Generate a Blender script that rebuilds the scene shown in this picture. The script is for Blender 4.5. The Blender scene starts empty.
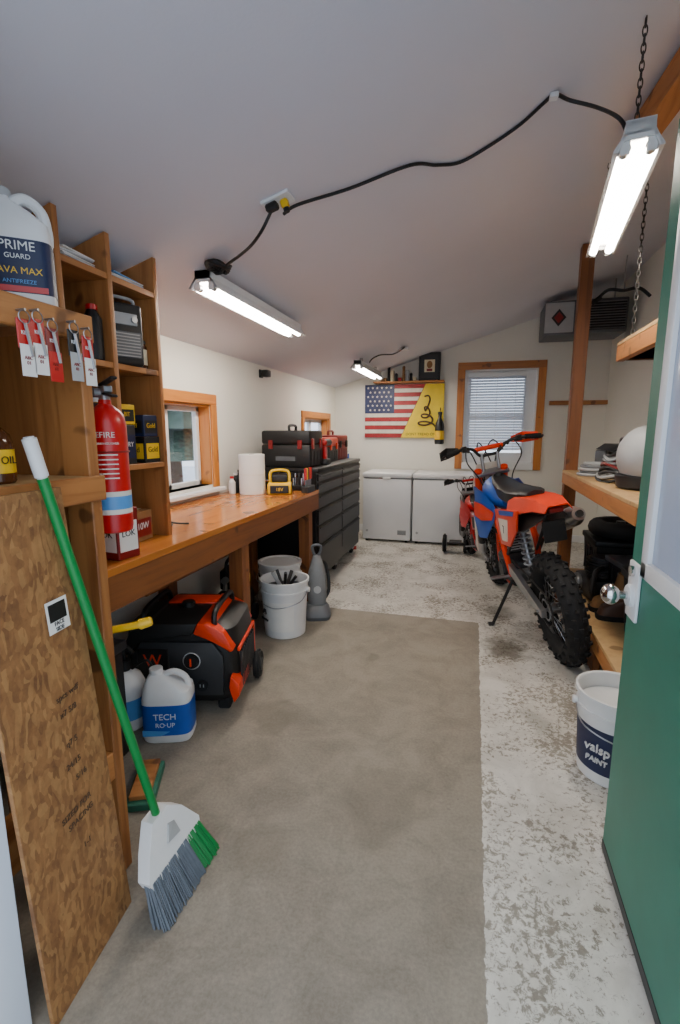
import bpy, bmesh, math, random
from mathutils import Vector, Matrix, Euler
random.seed(7)
V=Vector
def C(h):
    h=h.lstrip('#'); o=[]
    for i in (0,2,4):
        c=int(h[i:i+2],16)/255
        o.append(c/12.92 if c<=.04045 else ((c+.055)/1.055)**2.4)
    return (o[0],o[1],o[2],1)
# ---------------------------------------------------------------- materials
def newmat(name):
    m=bpy.data.materials.new(name); m.use_nodes=True
    nt=m.node_tree; b=nt.nodes['Principled BSDF']
    return m,nt,b
def mapping(nt,scale=(1,1,1)):
    tc=nt.nodes.new('ShaderNodeTexCoord'); mp=nt.nodes.new('ShaderNodeMapping')
    mp.inputs['Scale'].default_value=scale
    nt.links.new(tc.outputs['Object'],mp.inputs['Vector']); return mp
def noise(nt,vec,scale,detail=4,rough=.55,dist=0):
    n=nt.nodes.new('ShaderNodeTexNoise'); n.inputs['Scale'].default_value=scale
    n.inputs['Detail'].default_value=detail; n.inputs['Roughness'].default_value=rough
    n.inputs['Distortion'].default_value=dist
    nt.links.new(vec,n.inputs['Vector']); return n.outputs['Fac']
def ramp(nt,fac,stops):
    r=nt.nodes.new('ShaderNodeValToRGB'); e=r.color_ramp.elements
    e[0].position=stops[0][0]; e[0].color=stops[0][1]
    e[1].position=stops[-1][0]; e[1].color=stops[-1][1]
    for p,c in stops[1:-1]:
        k=e.new(p); k.color=c
    nt.links.new(fac,r.inputs['Fac']); return r.outputs['Color']
def mixc(nt,fac,a,b,mode='MIX'):
    n=nt.nodes.new('ShaderNodeMix'); n.data_type='RGBA'; n.blend_type=mode
    for s,v in ((n.inputs[0],fac),(n.inputs[6],a),(n.inputs[7],b)):
        if isinstance(v,(int,float)): s.default_value=v
        elif isinstance(v,tuple): s.default_value=v
        else: nt.links.new(v,s)
    return n.outputs[2]
def mth(nt,op,a,b=None,clamp=False):
    n=nt.nodes.new('ShaderNodeMath'); n.operation=op; n.use_clamp=clamp
    for i,v in enumerate((a,b)):
        if v is None: continue
        if isinstance(v,(int,float)): n.inputs[i].default_value=v
        else: nt.links.new(v,n.inputs[i])
    return n.outputs[0]
def bump(nt,b,h,st=.3,d=.01):
    n=nt.nodes.new('ShaderNodeBump'); n.inputs['Strength'].default_value=st; n.inputs['Distance'].default_value=d
    nt.links.new(h,n.inputs['Height']); nt.links.new(n.outputs[0],b.inputs['Normal'])
def sc(c,k): return (min(1,c[0]*k),min(1,c[1]*k),min(1,c[2]*k),1)
MC={}
def pm(name,h,rough=.5,metal=0,var=.12,scale=9,bmp=0):
    if name in MC: return MC[name]
    m,nt,b=newmat(name); c=C(h); mp=mapping(nt)
    f=noise(nt,mp.outputs[0],scale,5)
    col=ramp(nt,f,[(.3,sc(c,1-var)),(.7,sc(c,1+var))])
    nt.links.new(col,b.inputs['Base Color']); b.inputs['Roughness'].default_value=rough; b.inputs['Metallic'].default_value=metal
    if bmp: bump(nt,b,noise(nt,mp.outputs[0],scale*6,4),bmp,.004)
    MC[name]=m; return m
def wood(name,h1,h2,axis,rough=.55,fine=1.0):
    m,nt,b=newmat(name); s=[26*fine]*3; s['XYZ'.index(axis)]=1.6
    mp=mapping(nt,tuple(s)); f=noise(nt,mp.outputs[0],1.0,6,.6,.8)
    s2=[6.]*3; s2['XYZ'.index(axis)]=1.0
    mp2=mapping(nt,tuple(s2)); g=noise(nt,mp2.outputs[0],1.0,3)
    col=ramp(nt,f,[(.3,C(h1)),(.5,sc(C(h2),.9)),(.7,C(h2))])
    col=mixc(nt,.35,col,ramp(nt,g,[(.3,C(h1)),(.7,C(h2))]))
    mp3=mapping(nt); kn=noise(nt,mp3.outputs[0],9,1)
    col=mixc(nt,ramp(nt,kn,[(.68,(0,0,0,1)),(.73,(.75,.75,.75,1))]),col,sc(C(h1),.4))
    nt.links.new(col,b.inputs['Base Color']); b.inputs['Roughness'].default_value=rough
    bump(nt,b,f,.15,.003); return m
WY=wood('lumber_y','#83491d','#b97c42','Y'); WX=wood('lumber_x','#83491d','#b97c42','X'); WZ=wood('lumber_z','#804a20','#b67a42','Z')
WDZ=wood('lumber_dark_z','#5c3013','#8a5224','Z'); WDY=wood('lumber_dark_y','#5c3013','#8a5224','Y')
TRZ=wood('trim_wood_z','#a25a18','#c97f30','Z',.4); TRY=wood('trim_wood_y','#a25a18','#c97f30','Y',.4); TRX=wood('trim_wood_x','#8c5018','#b4702c','X',.4)
BT=wood('bench_plywood','#9a531f','#c67c38','Y',.2,.5)
PLY=wood('plywood','#a57f50','#c9a572','Z',.6,.4)
white=pm('white_plastic','#dcdcda',.4,0,.04); whitep=pm('white_enamel','#e2e3e3',.35,0,.03,3)
black=pm('black_plastic','#121212',.5,0,.2); blackg=pm('black_powdercoat','#0c0c0d',.42,0,.1)
rubber=pm('rubber','#100f0f',.85,0,.3,20,.3); dgrey=pm('dark_grey','#242527',.5,0,.1)
grey=pm('grey_plastic','#6d7072',.55,0,.08); lgrey=pm('light_grey','#a6a8a8',.5,0,.06); mgrey=pm('mid_grey','#55585c',.5,0,.08)
steel=pm('steel','#9a9a9c',.35,.9,.08,20); alu=pm('aluminium','#b9babb',.3,.9,.05,12); dsteel=pm('dark_steel','#4a4745',.45,.8,.15,20)
red=pm('red_paint','#b80f12',.3,0,.06); dred=pm('dark_red','#7d100e',.4,0,.1)
orange=pm('orange_plastic','#de3505',.38,0,.06); blue=pm('blue_plastic','#174ea6',.4,0,.06)
lblue=pm('light_blue','#4f8fcb',.4); yellow=pm('yellow_plastic','#e6b80f',.4,0,.05); greenp=pm('green_plastic','#0a7d38',.4,0,.06)
navy=pm('navy','#0f1d42',.5); paper=pm('paper','#e4e2dc',.8,0,.03); cream=pm('cream','#d9cfae',.6); brown=pm('cardboard','#8a6238',.8,0,.1)
brist=pm('grey_bristle','#5f666e',.7,0,.15,30); teal=pm('green_lumber','#2d6b55',.6,0,.15); ink=pm('faded_ink','#4d3826',.8,0,.3,40)
gdoor=pm('green_door_paint','#19705c',.42,0,.13,3,.05); fred=pm('flag_red','#96191e',.5,0,.2,14); fblue=pm('flag_blue','#1d2b54',.5,0,.25,14); fwhite=pm('flag_white','#d8d1c4',.55,0,.1,14); fyel=pm('flag_yellow','#dfc21d',.5,0,.08,10)
amber=pm('amber','#4b260c',.15); chrome=pm('chrome','#d0d0d0',.12,1,.02)
def wallmat(name,h,var,bs):
    m,nt,b=newmat(name); mp=mapping(nt); c=C(h)
    f=noise(nt,mp.outputs[0],1.6,4); nt.links.new(ramp(nt,f,[(.3,sc(c,1-var)),(.7,sc(c,1+var))]),b.inputs['Base Color'])
    b.inputs['Roughness'].default_value=.75; bump(nt,b,noise(nt,mp.outputs[0],90,3),bs,.003); return m
wallm=wallmat('wall_paint','#e2dfd4',.02,.12); ceilm=wallmat('ceiling_paint','#d5d3da',.02,.15); jambm=wallmat('jamb_paint','#d5dbe4',.03,.05)
def mkfloor():
    m,nt,b=newmat('floor_paint_concrete'); mp=mapping(nt); v=mp.outputs[0]
    sx=nt.nodes.new('ShaderNodeSeparateXYZ'); nt.links.new(v,sx.inputs[0])
    edge=mth(nt,'MULTIPLY',mth(nt,'SUBTRACT',noise(nt,v,14,5,.7),.5),.03)
    X=mth(nt,'ADD',sx.outputs[0],edge); Y=mth(nt,'ADD',sx.outputs[1],edge)
    mk=mth(nt,'MAXIMUM',mth(nt,'GREATER_THAN',X,.09),mth(nt,'GREATER_THAN',Y,3.5))
    big=noise(nt,v,1.1,5,.6,.4); fin=noise(nt,v,90,5,.7); med=noise(nt,v,4.5,7,.7,.6)
    con=ramp(nt,big,[(.3,C('#6a6358')),(.5,C('#807769')),(.7,C('#938b7d'))])
    con=mixc(nt,.45,con,ramp(nt,med,[(.35,C('#5b5449')),(.6,C('#928a7c'))]))
    con=mixc(nt,.16,con,ramp(nt,fin,[(.35,C('#3a352e')),(.65,C('#a9a295'))]))
    sp=noise(nt,v,19,4,.6,1.5); con=mixc(nt,ramp(nt,sp,[(.68,(0,0,0,1)),(.76,(.4,.4,.4,1))]),con,C('#4a443a'))
    pnt=ramp(nt,med,[(.3,C('#b4b0a6')),(.6,C('#d6d3ca'))])
    chips=noise(nt,v,42,9,.8,.5)
    lo=mth(nt,'MULTIPLY',mth(nt,'SUBTRACT',noise(nt,v,3.0,4,.6),.5),.55)
    wear=ramp(nt,mth(nt,'ADD',chips,lo),[(.43,(.08,.08,.08,1)),(.475,(1,1,1,1))])
    fac=mth(nt,'MULTIPLY',mk,wear)
    col=mixc(nt,fac,con,pnt)
    def stain(cx,cy,r,col,dark):
        dx=mth(nt,'SUBTRACT',sx.outputs[0],cx); dy=mth(nt,'MULTIPLY',mth(nt,'SUBTRACT',sx.outputs[1],cy),.8)
        d=mth(nt,'SQRT',mth(nt,'ADD',mth(nt,'MULTIPLY',dx,dx),mth(nt,'MULTIPLY',dy,dy)))
        d=mth(nt,'ADD',d,mth(nt,'MULTIPLY',mth(nt,'SUBTRACT',noise(nt,v,9,4),.5),r*1.6))
        s=ramp(nt,d,[(r*.6,(1,1,1,1)),(r,(0,0,0,1))])
        return mixc(nt,mth(nt,'MULTIPLY',s,dark),col,C('#4f4838'))
    col=stain(.25,3.1,.16,col,.75); col=stain(.36,2.3,.08,col,.35); col=stain(-.9,2.0,.14,col,.35); col=stain(.25,3.75,.14,col,.5); col=stain(-.55,2.75,.05,col,.4)
    col=stain(-.3,1.6,.2,col,.22); col=stain(-.65,1.3,.12,col,.25); col=stain(.5,3.4,.2,col,.4)
    nt.links.new(col,b.inputs['Base Color'])
    nt.links.new(ramp(nt,fac,[(0,(.6,.6,.6,1)),(1,(.4,.4,.4,1))]),b.inputs['Roughness'])
    bump(nt,b,mth(nt,'ADD',mth(nt,'MULTIPLY',fac,.5),mth(nt,'MULTIPLY',fin,.3)),.15,.003); return m
floorm=mkfloor()
def mkosb():
    m,nt,b=newmat('osb_board'); mp=mapping(nt,(1,1,1)); 
    vo=nt.nodes.new('ShaderNodeTexVoronoi'); vo.inputs['Scale'].default_value=1; vo.inputs['Randomness'].default_value=1
    mp2=mapping(nt,(12,95,38)); nz=noise(nt,mp.outputs[0],16,6,.7)
    ad=nt.nodes.new('ShaderNodeVectorMath'); ad.operation='ADD'; n2=nt.nodes.new('ShaderNodeTexNoise'); n2.inputs['Scale'].default_value=9
    nt.links.new(mp.outputs[0],n2.inputs['Vector']); sm=nt.nodes.new('ShaderNodeVectorMath'); sm.operation='SCALE'; sm.inputs['Scale'].default_value=5
    nt.links.new(n2.outputs['Color'],sm.inputs[0]); nt.links.new(mp2.outputs[0],ad.inputs[0]); nt.links.new(sm.outputs[0],ad.inputs[1]); nt.links.new(ad.outputs[0],vo.inputs['Vector'])
    sp=nt.nodes.new('ShaderNodeSeparateColor'); nt.links.new(vo.outputs['Color'],sp.inputs[0])
    c=ramp(nt,sp.outputs[0],[(0,C('#6b4526')),(.5,C('#8f6239')),(1,C('#ae824f'))])
    c=mixc(nt,.45,c,ramp(nt,nz,[(.35,C('#573618')),(.65,C('#a37442'))]))
    nt.links.new(c,b.inputs['Base Color']); b.inputs['Roughness'].default_value=.7; bump(nt,b,sp.outputs[1],.2,.002); return m
osb=mkosb()
def emis(name,h,s):
    m,nt,b=newmat(name); b.inputs['Emission Color'].default_value=C(h); b.inputs['Emission Strength'].default_value=s
    b.inputs['Base Color'].default_value=C(h); return m
tubem=emis('fluorescent_tube','#fff5e8',70)
def mkglass():
    m,nt,b=newmat('window_glass'); nt.nodes.remove(b); o=nt.nodes['Material Output']
    t=nt.nodes.new('ShaderNodeBsdfTransparent'); g=nt.nodes.new('ShaderNodeBsdfGlossy'); g.inputs['Roughness'].default_value=.03
    mx=nt.nodes.new('ShaderNodeMixShader'); mx.inputs[0].default_value=.08
    nt.links.new(t.outputs[0],mx.inputs[1]); nt.links.new(g.outputs[0],mx.inputs[2]); nt.links.new(mx.outputs[0],o.inputs[0]); return m
glass=mkglass()
def mkblind():
    m,nt,b=newmat('blind_slat'); o=nt.nodes['Material Output']
    t=nt.nodes.new('ShaderNodeBsdfTranslucent'); t.inputs[0].default_value=C('#c4c8d0'); b.inputs['Base Color'].default_value=C('#e4e6ea'); b.inputs['Roughness'].default_value=.5
    mx=nt.nodes.new('ShaderNodeMixShader'); mx.inputs[0].default_value=.35
    nt.links.new(b.outputs[0],mx.inputs[1]); nt.links.new(t.outputs[0],mx.inputs[2]); nt.links.new(mx.outputs[0],o.inputs[0]); return m
blindm=mkblind()
frost=pm('frosted_glass','#a9b6cc',.18,0,.04,3)
# ---------------------------------------------------------------- builder
def face(o,r,u):
    r=V(r).normalized(); u=V(u).normalized(); n=r.cross(u)
    M=Matrix((r,u,n)).transposed().to_4x4(); M.translation=V(o); return M
def cat(pts,n=6,closed=False):
    P=[V(p) for p in pts]; out=[]; L=len(P)
    if L<3: return P
    for i in range(L if closed else L-1):
        g=lambda k:P[k%L] if closed else P[max(0,min(L-1,k))]
        a,b,c,d=g(i-1),g(i),g(i+1),g(i+2)
        for j in range(n):
            t=j/n; out.append(.5*((2*b)+(c-a)*t+(2*a-5*b+4*c-d)*t*t+(3*b-a-3*c+d)*t**3))
    if not closed: out.append(P[-1])
    return out
class B:
    def __init__(s,name,M=None): s.name=name; s.bm=bmesh.new(); s.mats=[]; s.M=M
    def add(s,t,m,M=None):
        if m not in s.mats: s.mats.append(m)
        i=s.mats.index(m)
        for f in t.faces: f.material_index=i
        if M is not None: bmesh.ops.transform(t,matrix=M,verts=t.verts)
        bmesh.ops.recalc_face_normals(t,faces=t.faces)
        me=bpy.data.meshes.new('tmp'); t.to_mesh(me); t.free(); s.bm.from_mesh(me); bpy.data.meshes.remove(me)
    def box(s,lo,hi,m,bev=.003,M=None,seg=1):
        t=bmesh.new(); bmesh.ops.create_cube(t,size=1)
        lo=V(lo);hi=V(hi); c=(lo+hi)/2; d=hi-lo
        for v in t.verts: v.co=V((v.co.x*d.x,v.co.y*d.y,v.co.z*d.z))+c
        bev=min(bev,min(abs(x) for x in d)*.45)
        if bev>0: bmesh.ops.bevel(t,geom=t.edges[:],offset=bev,segments=seg,profile=.5,affect='EDGES')
        s.add(t,m,M)
    def cyl(s,a,b,r,m,r2=None,seg=20,bev=0,M=None):
        a=V(a);b=V(b); d=b-a; t=bmesh.new()
        bmesh.ops.create_cone(t,cap_ends=True,segments=seg,radius1=r,radius2=r if r2 is None else r2,depth=d.length)
        if bev>0: bmesh.ops.bevel(t,geom=[e for e in t.edges if abs(e.verts[0].co.z-e.verts[1].co.z)<1e-6],offset=bev,segments=2,affect='EDGES')
        R=d.to_track_quat('Z','Y').to_matrix().to_4x4(); R.translation=(a+b)/2
        s.add(t,m,R if M is None else M@R)
    def tube(s,pts,r,m,seg=8,n=6,closed=False,M=None,smooth=True,flat=1):
        P=cat(pts,n,closed) if smooth else [V(p) for p in pts]
        t=bmesh.new(); rings=[]; L=len(P); up=None
        for i,p in enumerate(P):
            if closed: d=P[(i+1)%L]-P[i-1]
            else: d=P[min(i+1,L-1)]-P[max(i-1,0)]
            d.normalize()
            if up is None: up=d.orthogonal().normalized()
            up=(up-d*up.dot(d)).normalized(); q=d.cross(up)
            rr=r if not callable(r) else r(i/(L-1))
            rings.append([t.verts.new(p+up*math.cos(2*math.pi*k/seg)*rr+q*math.sin(2*math.pi*k/seg)*rr*flat) for k in range(seg)])
        for i in range(L if closed else L-1):
            A=rings[i];Bb=rings[(i+1)%L]
            for k in range(seg): t.faces.new((A[k],A[(k+1)%seg],Bb[(k+1)%seg],Bb[k]))
        if not closed: t.faces.new(rings[0][::-1]); t.faces.new(rings[-1])
        s.add(t,m,M)
    def loft(s,rings,m,M=None,caps=True):
        t=bmesh.new(); R=[[t.verts.new(V(p)) for p in r] for r in rings]; n=len(R[0])
        for A,Bb in zip(R[:-1],R[1:]):
            for k in range(n): t.faces.new((A[k],A[(k+1)%n],Bb[(k+1)%n],Bb[k]))
        if caps: t.faces.new(R[0][::-1]); t.faces.new(R[-1])
        s.add(t,m,M)
    def lathe(s,prof,m,c=(0,0,0),seg=28,M=None):
        rings=[[ (c[0]+max(r,1e-4)*math.cos(2*math.pi*k/seg),c[1]+max(r,1e-4)*math.sin(2*math.pi*k/seg),c[2]+z) for k in range(seg)] for r,z in prof]
        s.loft(rings,m,M)
    def torus(s,c,R,r,m,axis='X',seg=32,ms=8,M=None,fl=1):
        rings=[]
        t=bmesh.new()
        for i in range(seg):
            a=2*math.pi*i/seg; ring=[]
            for k in range(ms):
                b=2*math.pi*k/ms; rad=R+r*math.cos(b); h=r*math.sin(b)*fl
                p={'X':(h,rad*math.cos(a),rad*math.sin(a)),'Y':(rad*math.cos(a),h,rad*math.sin(a)),'Z':(rad*math.cos(a),rad*math.sin(a),h)}[axis]
                ring.append(t.verts.new(V(p)+V(c)))
            rings.append(ring)
        for i in range(seg):
            A=rings[i];Bb=rings[(i+1)%seg]
            for k in range(ms): t.faces.new((A[k],A[(k+1)%ms],Bb[(k+1)%ms],Bb[k]))
        s.add(t,m,M)
    def prism(s,poly,pl,a0,a1,m,bev=0,M=None):
        f={'XZ':lambda p,t:(p[0],t,p[1]),'YZ':lambda p,t:(t,p[0],p[1]),'XY':lambda p,t:(p[0],p[1],t)}[pl]
        t=bmesh.new(); A=[t.verts.new(f(p,a0)) for p in poly]; D=[t.verts.new(f(p,a1)) for p in poly]; n=len(poly)
        t.faces.new(A[::-1]); t.faces.new(D)
        for k in range(n): t.faces.new((A[k],A[(k+1)%n],D[(k+1)%n],D[k]))
        if bev>0: bmesh.ops.bevel(t,geom=t.edges[:],offset=bev,segments=2,profile=.5,affect='EDGES')
        s.add(t,m,M)
    def ball(s,c,r,m,M=None,seg=20):
        t=bmesh.new(); bmesh.ops.create_uvsphere(t,u_segments=seg,v_segments=seg//2+2,radius=1)
        if isinstance(r,(int,float)): r=(r,r,r)
        for v in t.verts: v.co=V((v.co.x*r[0],v.co.y*r[1],v.co.z*r[2]))+V(c)
        s.add(t,m,M)
    def text(s,body,size,m,M,ex=.0006):
        cu=bpy.data.curves.new('t','FONT'); cu.body=body; cu.size=size; cu.extrude=ex; cu.align_x='CENTER'; cu.align_y='CENTER'
        o=bpy.data.objects.new('t',cu); bpy.context.scene.collection.objects.link(o)
        dg=bpy.context.evaluated_depsgraph_get(); me=bpy.data.meshes.new_from_object(o.evaluated_get(dg))
        t=bmesh.new(); t.from_mesh(me); bpy.data.objects.remove(o); bpy.data.meshes.remove(me); s.add(t,m,M)
    def fin(s,keep=False,M=None,sharp=.55):
        bm=s.bm
        for f in bm.faces: f.smooth=True
        for e in bm.edges:
            if len(e.link_faces)==2 and e.calc_face_angle(0)>sharp: e.smooth=False
        me=bpy.data.meshes.new(s.name); 
        off=V((0,0,0))
        if not keep and M is None:
            xs=[v.co for v in bm.verts]; lo=V((min(c.x for c in xs),min(c.y for c in xs),min(c.z for c in xs))); hi=V((max(c.x for c in xs),max(c.y for c in xs),max(c.z for c in xs)))
            off=V(((lo.x+hi.x)/2,(lo.y+hi.y)/2,lo.z)); bmesh.ops.translate(bm,vec=-off,verts=bm.verts)
        bm.to_mesh(me); bm.free()
        for m in s.mats: me.materials.append(m)
        o=bpy.data.objects.new(s.name,me); bpy.context.scene.collection.objects.link(o)
        if M is not None: o.matrix_world=M
        else: o.location=off
        return o
def T(x,y,z,rz=0,rx=0,ry=0,s=1):
    return Matrix.Translation((x,y,z))@Euler([math.radians(a) for a in (rx,ry,rz)],'XYZ').to_matrix().to_4x4()@Matrix.Scale(s,4)
# ---------------------------------------------------------------- room
XL,XR,YF,YB=-1.87,1.5,.56,6.5
def cz(x): return 1.97+.30*(x-XL)
b=B('floor'); b.box((XL-.12,YF-.13,-.1),(XR+.12,YB+.12,0),floorm,0); b.fin(True)
snow=wallmat('snow','#d5dae2',.05,.3)
b=B('ground'); b.box((-14,-10,-.25),(14,18,-.12),snow,0); b.fin(True)
b=B('ceiling'); b.prism([(XL-.12,cz(XL-.12)),(XR+.12,cz(XR+.12)),(XR+.12,cz(XR+.12)+.12),(XL-.12,cz(XL-.12)+.12)],'XZ',YF-.13,YB+.12,ceilm); b.fin(True)
def holewall(name,pl,t0,t1,u0,u1,top,holes,m):
    b=B(name); holes=sorted(holes); u=u0
    for (a,c,z0,z1) in holes:
        b.prism([(u,0),(a,0),(a,top(a)),(u,top(u))],pl,t0,t1,m)
        if z0>0: b.prism([(a,0),(c,0),(c,z0),(a,z0)],pl,t0,t1,m)
        b.prism([(a,z1),(c,z1),(c,top(c)),(a,top(a))],pl,t0,t1,m); u=c
    b.prism([(u,0),(u1,0),(u1,top(u1)),(u,top(u))],pl,t0,t1,m); return b.fin(True)
zl=lambda u:cz(XL); zr=lambda u:cz(XR)
holewall('wall_left','YZ',XL-.12,XL,YF,YB,zl,[(2.35,3.19,1.0,1.58),(5.2,6.15,1.1,1.54)],wallm)
holewall('wall_right','YZ',XR,XR+.12,YF,YB,zr,[],wallm)
holewall('wall_back','XZ',YB,YB+.12,XL-.12,XR+.12,cz,[(-.15,.72,.98,2.15)],wallm)
holewall('wall_front','XZ',YF-.13,YF,XL-.12,XR+.12,lambda x:cz(x),[(-.96,.58,0,2.26)],wallm)
def window_left(name,y0,y1,z0,z1,mid):
    b=B(name); X0=XL-.12
    c=.075
    b.box((XL,y0-c,z1),(XL+.018,y1+c,z1+c),TRY); b.box((XL,y0-c,z0-.02),(XL+.018,y0,z1),TRZ); b.box((XL,y1,z0-.02),(XL+.018,y1+c,z1),TRZ)
    b.box((XL,y0-c,z0-.045),(XL+.07,y1+c,z0-.02),whitep)
    b.box((X0,y0,z0-.02),(XL,y1,z0),whitep); b.box((X0,y0,z1-.015),(XL,y1,z1),TRY); b.box((X0,y0,z0),(XL,y0+.015,z1),TRZ); b.box((X0,y1-.015,z0),(XL,y1,z1),TRZ)
    f=.035
    for a,d in ((y0+.015,(y0+y1)/2),((y0+y1)/2,y1-.015)):
        b.box((X0,a,z0),(X0+.035,a+f,z1),white); b.box((X0,d-f,z0),(X0+.035,d,z1),white)
        b.box((X0,a,z0),(X0+.035,d,z0+f),white); b.box((X0,a,z1-f-.015),(X0+.035,d,z1-.015),white)
        b.box((X0+.012,a+f,z0+f),(X0+.018,d-f,z1-f),glass,0)
    b.fin()
window_left('window_1',2.35,3.19,1.0,1.58,0); window_left('window_2',5.2,6.15,1.1,1.54,0)
b=B('window_3'); x0,x1,z0,z1=-.15,.72,.98,2.15; c=.09
b.box((x0-c,YB-.02,z1),(x1+c,YB,z1+c),TRX); b.box((x0-c,YB-.02,z0-.08),(x0,YB,z1),TRZ); b.box((x1,YB-.02,z0-.08),(x1+c,YB,z1),TRZ); b.box((x0,YB-.03,z0-.08),(x1,YB,z0),whitep)
b.box((x0,YB,z0),(x0+.02,YB+.12,z1),whitep); b.box((x1-.02,YB,z0),(x1,YB+.12,z1),whitep); b.box((x0,YB,z1-.02),(x1,YB+.12,z1),whitep); b.box((x0,YB,z0),(x1,YB+.12,z0+.02),whitep)
b.box((x0+.02,YB+.06,z0+.02),(x0+.08,YB+.12,z1-.02),whitep); b.box((x1-.15,YB+.06,z0+.02),(x1-.02,YB+.12,z1-.02),whitep)
b.box((x0+.08,YB+.06,z0+.02),(x1-.15,YB+.12,z0+.12),whitep); b.box((x0+.08,YB+.09,1.55),(x1-.15,YB+.12,1.59),white); b.box((x0+.08,YB+.06,z1-.1),(x1-.15,YB+.12,z1-.02),whitep)
b.box((x0+.08,YB+.10,z0+.12),(x1-.15,YB+.106,z1-.1),glass,0)
b.box((x0+.04,YB+.004,z1-.09),(x1-.13,YB+.05,z1-.04),whitep)
z=z1-.105
while z>1.13:
    b.box((-.345,-.019,-.0008),(.345,.019,.0008),blindm,0,T((x0+x1-.09)/2,YB+.028,z,0,48)); z-=.034
b.box((x0+.04,YB+.012,1.095),(x1-.13,YB+.042,1.115),whitep)
for xx in (x0+.15,(x0+x1)/2-.04,x1-.25): b.cyl((xx,YB+.006,z1-.08),(xx,YB+.006,1.1),.002,white,seg=5)
b.fin()
b=B('trim_1'); b.box((-1.0,YF-.15,0),(-.945,YF+.13,2.26),jambm,.004); b.box((-1.06,YF-.15,0),(-1.0,YF+.02,2.3),jambm); b.fin()
b=B('baseboard_back'); b.box((XL+.001,YB-.012,0),(XR-.001,YB,.09),whitep); b.fin()
# ---------------------------------------------------------------- green door (open inwards)
b=B('door_1'); y0,y1=.66,1.59; X=.475; zt=2.20
b.box((X,y0,.015),(X+.045,y1,zt),gdoor,.004)
b.box((X-.002,y0,.015),(X+.047,y1,.05),dgrey,.002)
wy0,wy1,wz0,wz1=.80,1.46,1.0,1.98
for (a,bb,c2,d) in ((wy0,wy0+.05,wz0,wz1),(wy1-.05,wy1,wz0,wz1)): b.box((X-.018,a,c2),(X+.063,bb,d),whitep,.006,None,2)
for (c2,d) in ((wz0,wz0+.05),(wz1-.05,wz1)): b.box((X-.018,wy0,c2),(X+.063,wy1,d),whitep,.006,None,2)
b.box((X-.006,wy0+.05,wz0+.05),(X+.051,wy1-.05,wz1-.05),frost,.001)
b.box((X-.010,1.487,.85),(X,1.575,1.02),whitep,.004,None,2); b.cyl((X,1.53,.92),(X-.022,1.53,.92),.034,whitep,seg=24,bev=.003)
b.cyl((X-.02,1.53,.92),(X-.045,1.53,.92),.012,chrome,seg=14); b.ball((X-.066,1.53,.92),(.026,.031,.031),chrome)
b.cyl((X-.010,1.53,.995),(X-.02,1.53,.995),.016,chrome,seg=18)
b.box((X+.008,1.588,.87),(X+.037,1.593,.99),chrome,.001); b.box((X+.015,1.59,.915),(X+.03,1.603,.94),chrome,.002)
b.cyl((X+.045,1.53,.93),(X+.09,1.53,.93),.011,chrome); b.ball((X+.105,1.53,.93),(.024,.029,.029),chrome)
for zz in (.25,1.1,1.95): b.cyl((X+.05,y0,zz),(X+.05,y0,zz+.1),.008,dsteel,seg=10)
b.fin()
# ---------------------------------------------------------------- workbench
b=B('workbench'); FX=-1.21; by0,by1=1.16,3.72; TZ=.92
b.box((XL+.002,by0,TZ-.03),(FX,by1,TZ),BT,.002); b.box((FX-.04,by0,TZ-.16),(FX-.002,by1,TZ-.031),WDY); b.box((XL+.002,by0,TZ-.17),(XL+.04,by1,TZ-.031),WDY)
for yy in (1.9,2.55,3.1,3.66): b.box((XL+.04,yy,TZ-.15),(FX-.04,yy+.038,TZ-.031),WX)
for yy in (2.42,3.58): 
    b.box((FX-.13,yy,0),(FX-.042,yy+.088,TZ-.031),WDZ); b.box((XL+.041,yy,0),(XL+.12,yy+.088,TZ-.18),WDZ)
b.fin()
# cubby shelving on bench
b=B('cubby_shelf'); fx=-1.34; bx=-1.70; z0=TZ
ys=[1.38,1.615,1.89]
for yy in ys: b.prism([(bx,z0),(fx,z0),(fx,cz(fx)-.012),(bx,cz(bx)-.012)],'XZ',yy-.012,yy+.012,WZ,.001)
b.box((bx-.012,ys[0]-.012,z0),(bx,ys[2]+.012,cz(bx)-.03),PLY,.001)
for zz in (1.26,1.655,1.975):
    for ya,yb in ((ys[0],ys[1]),(ys[1],ys[2])):
        b.box((bx,ya+.012,zz-.022),(fx-.002,yb-.012,zz),WY,.001)
b.fin()
# near wall frame
b=B('entry_shelf'); nx=-1.02; ya,yb=.70,1.13
b.box((nx-.089,yb-.038,0),(nx,yb,1.70),WZ); b.box((nx-.46,yb-.038,0),(nx-.37,yb,1.70),WZ); b.box((nx-.46,ya,0),(nx-.37,ya+.038,1.70),WZ)
for zz in (1.70,1.275): 
    b.box((nx,ya-.04,zz-.07),(nx+.018,yb,zz),WY); b.box((nx-.5,ya,zz-.02),(nx,yb-.04,zz-.001),PLY)
b.box((nx-.48,ya,.9),(nx-.46,yb,1.68),PLY); b.box((nx-.089,ya,.34),(nx,yb-.04,.43),WY); b.box((nx-.37,yb-.03,.35),(nx-.09,yb-.005,.44),WX)
b.box((nx-.36,yb-.028,.95),(nx-.089,yb-.008,1.66),WZ)
b.fin()
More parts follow.
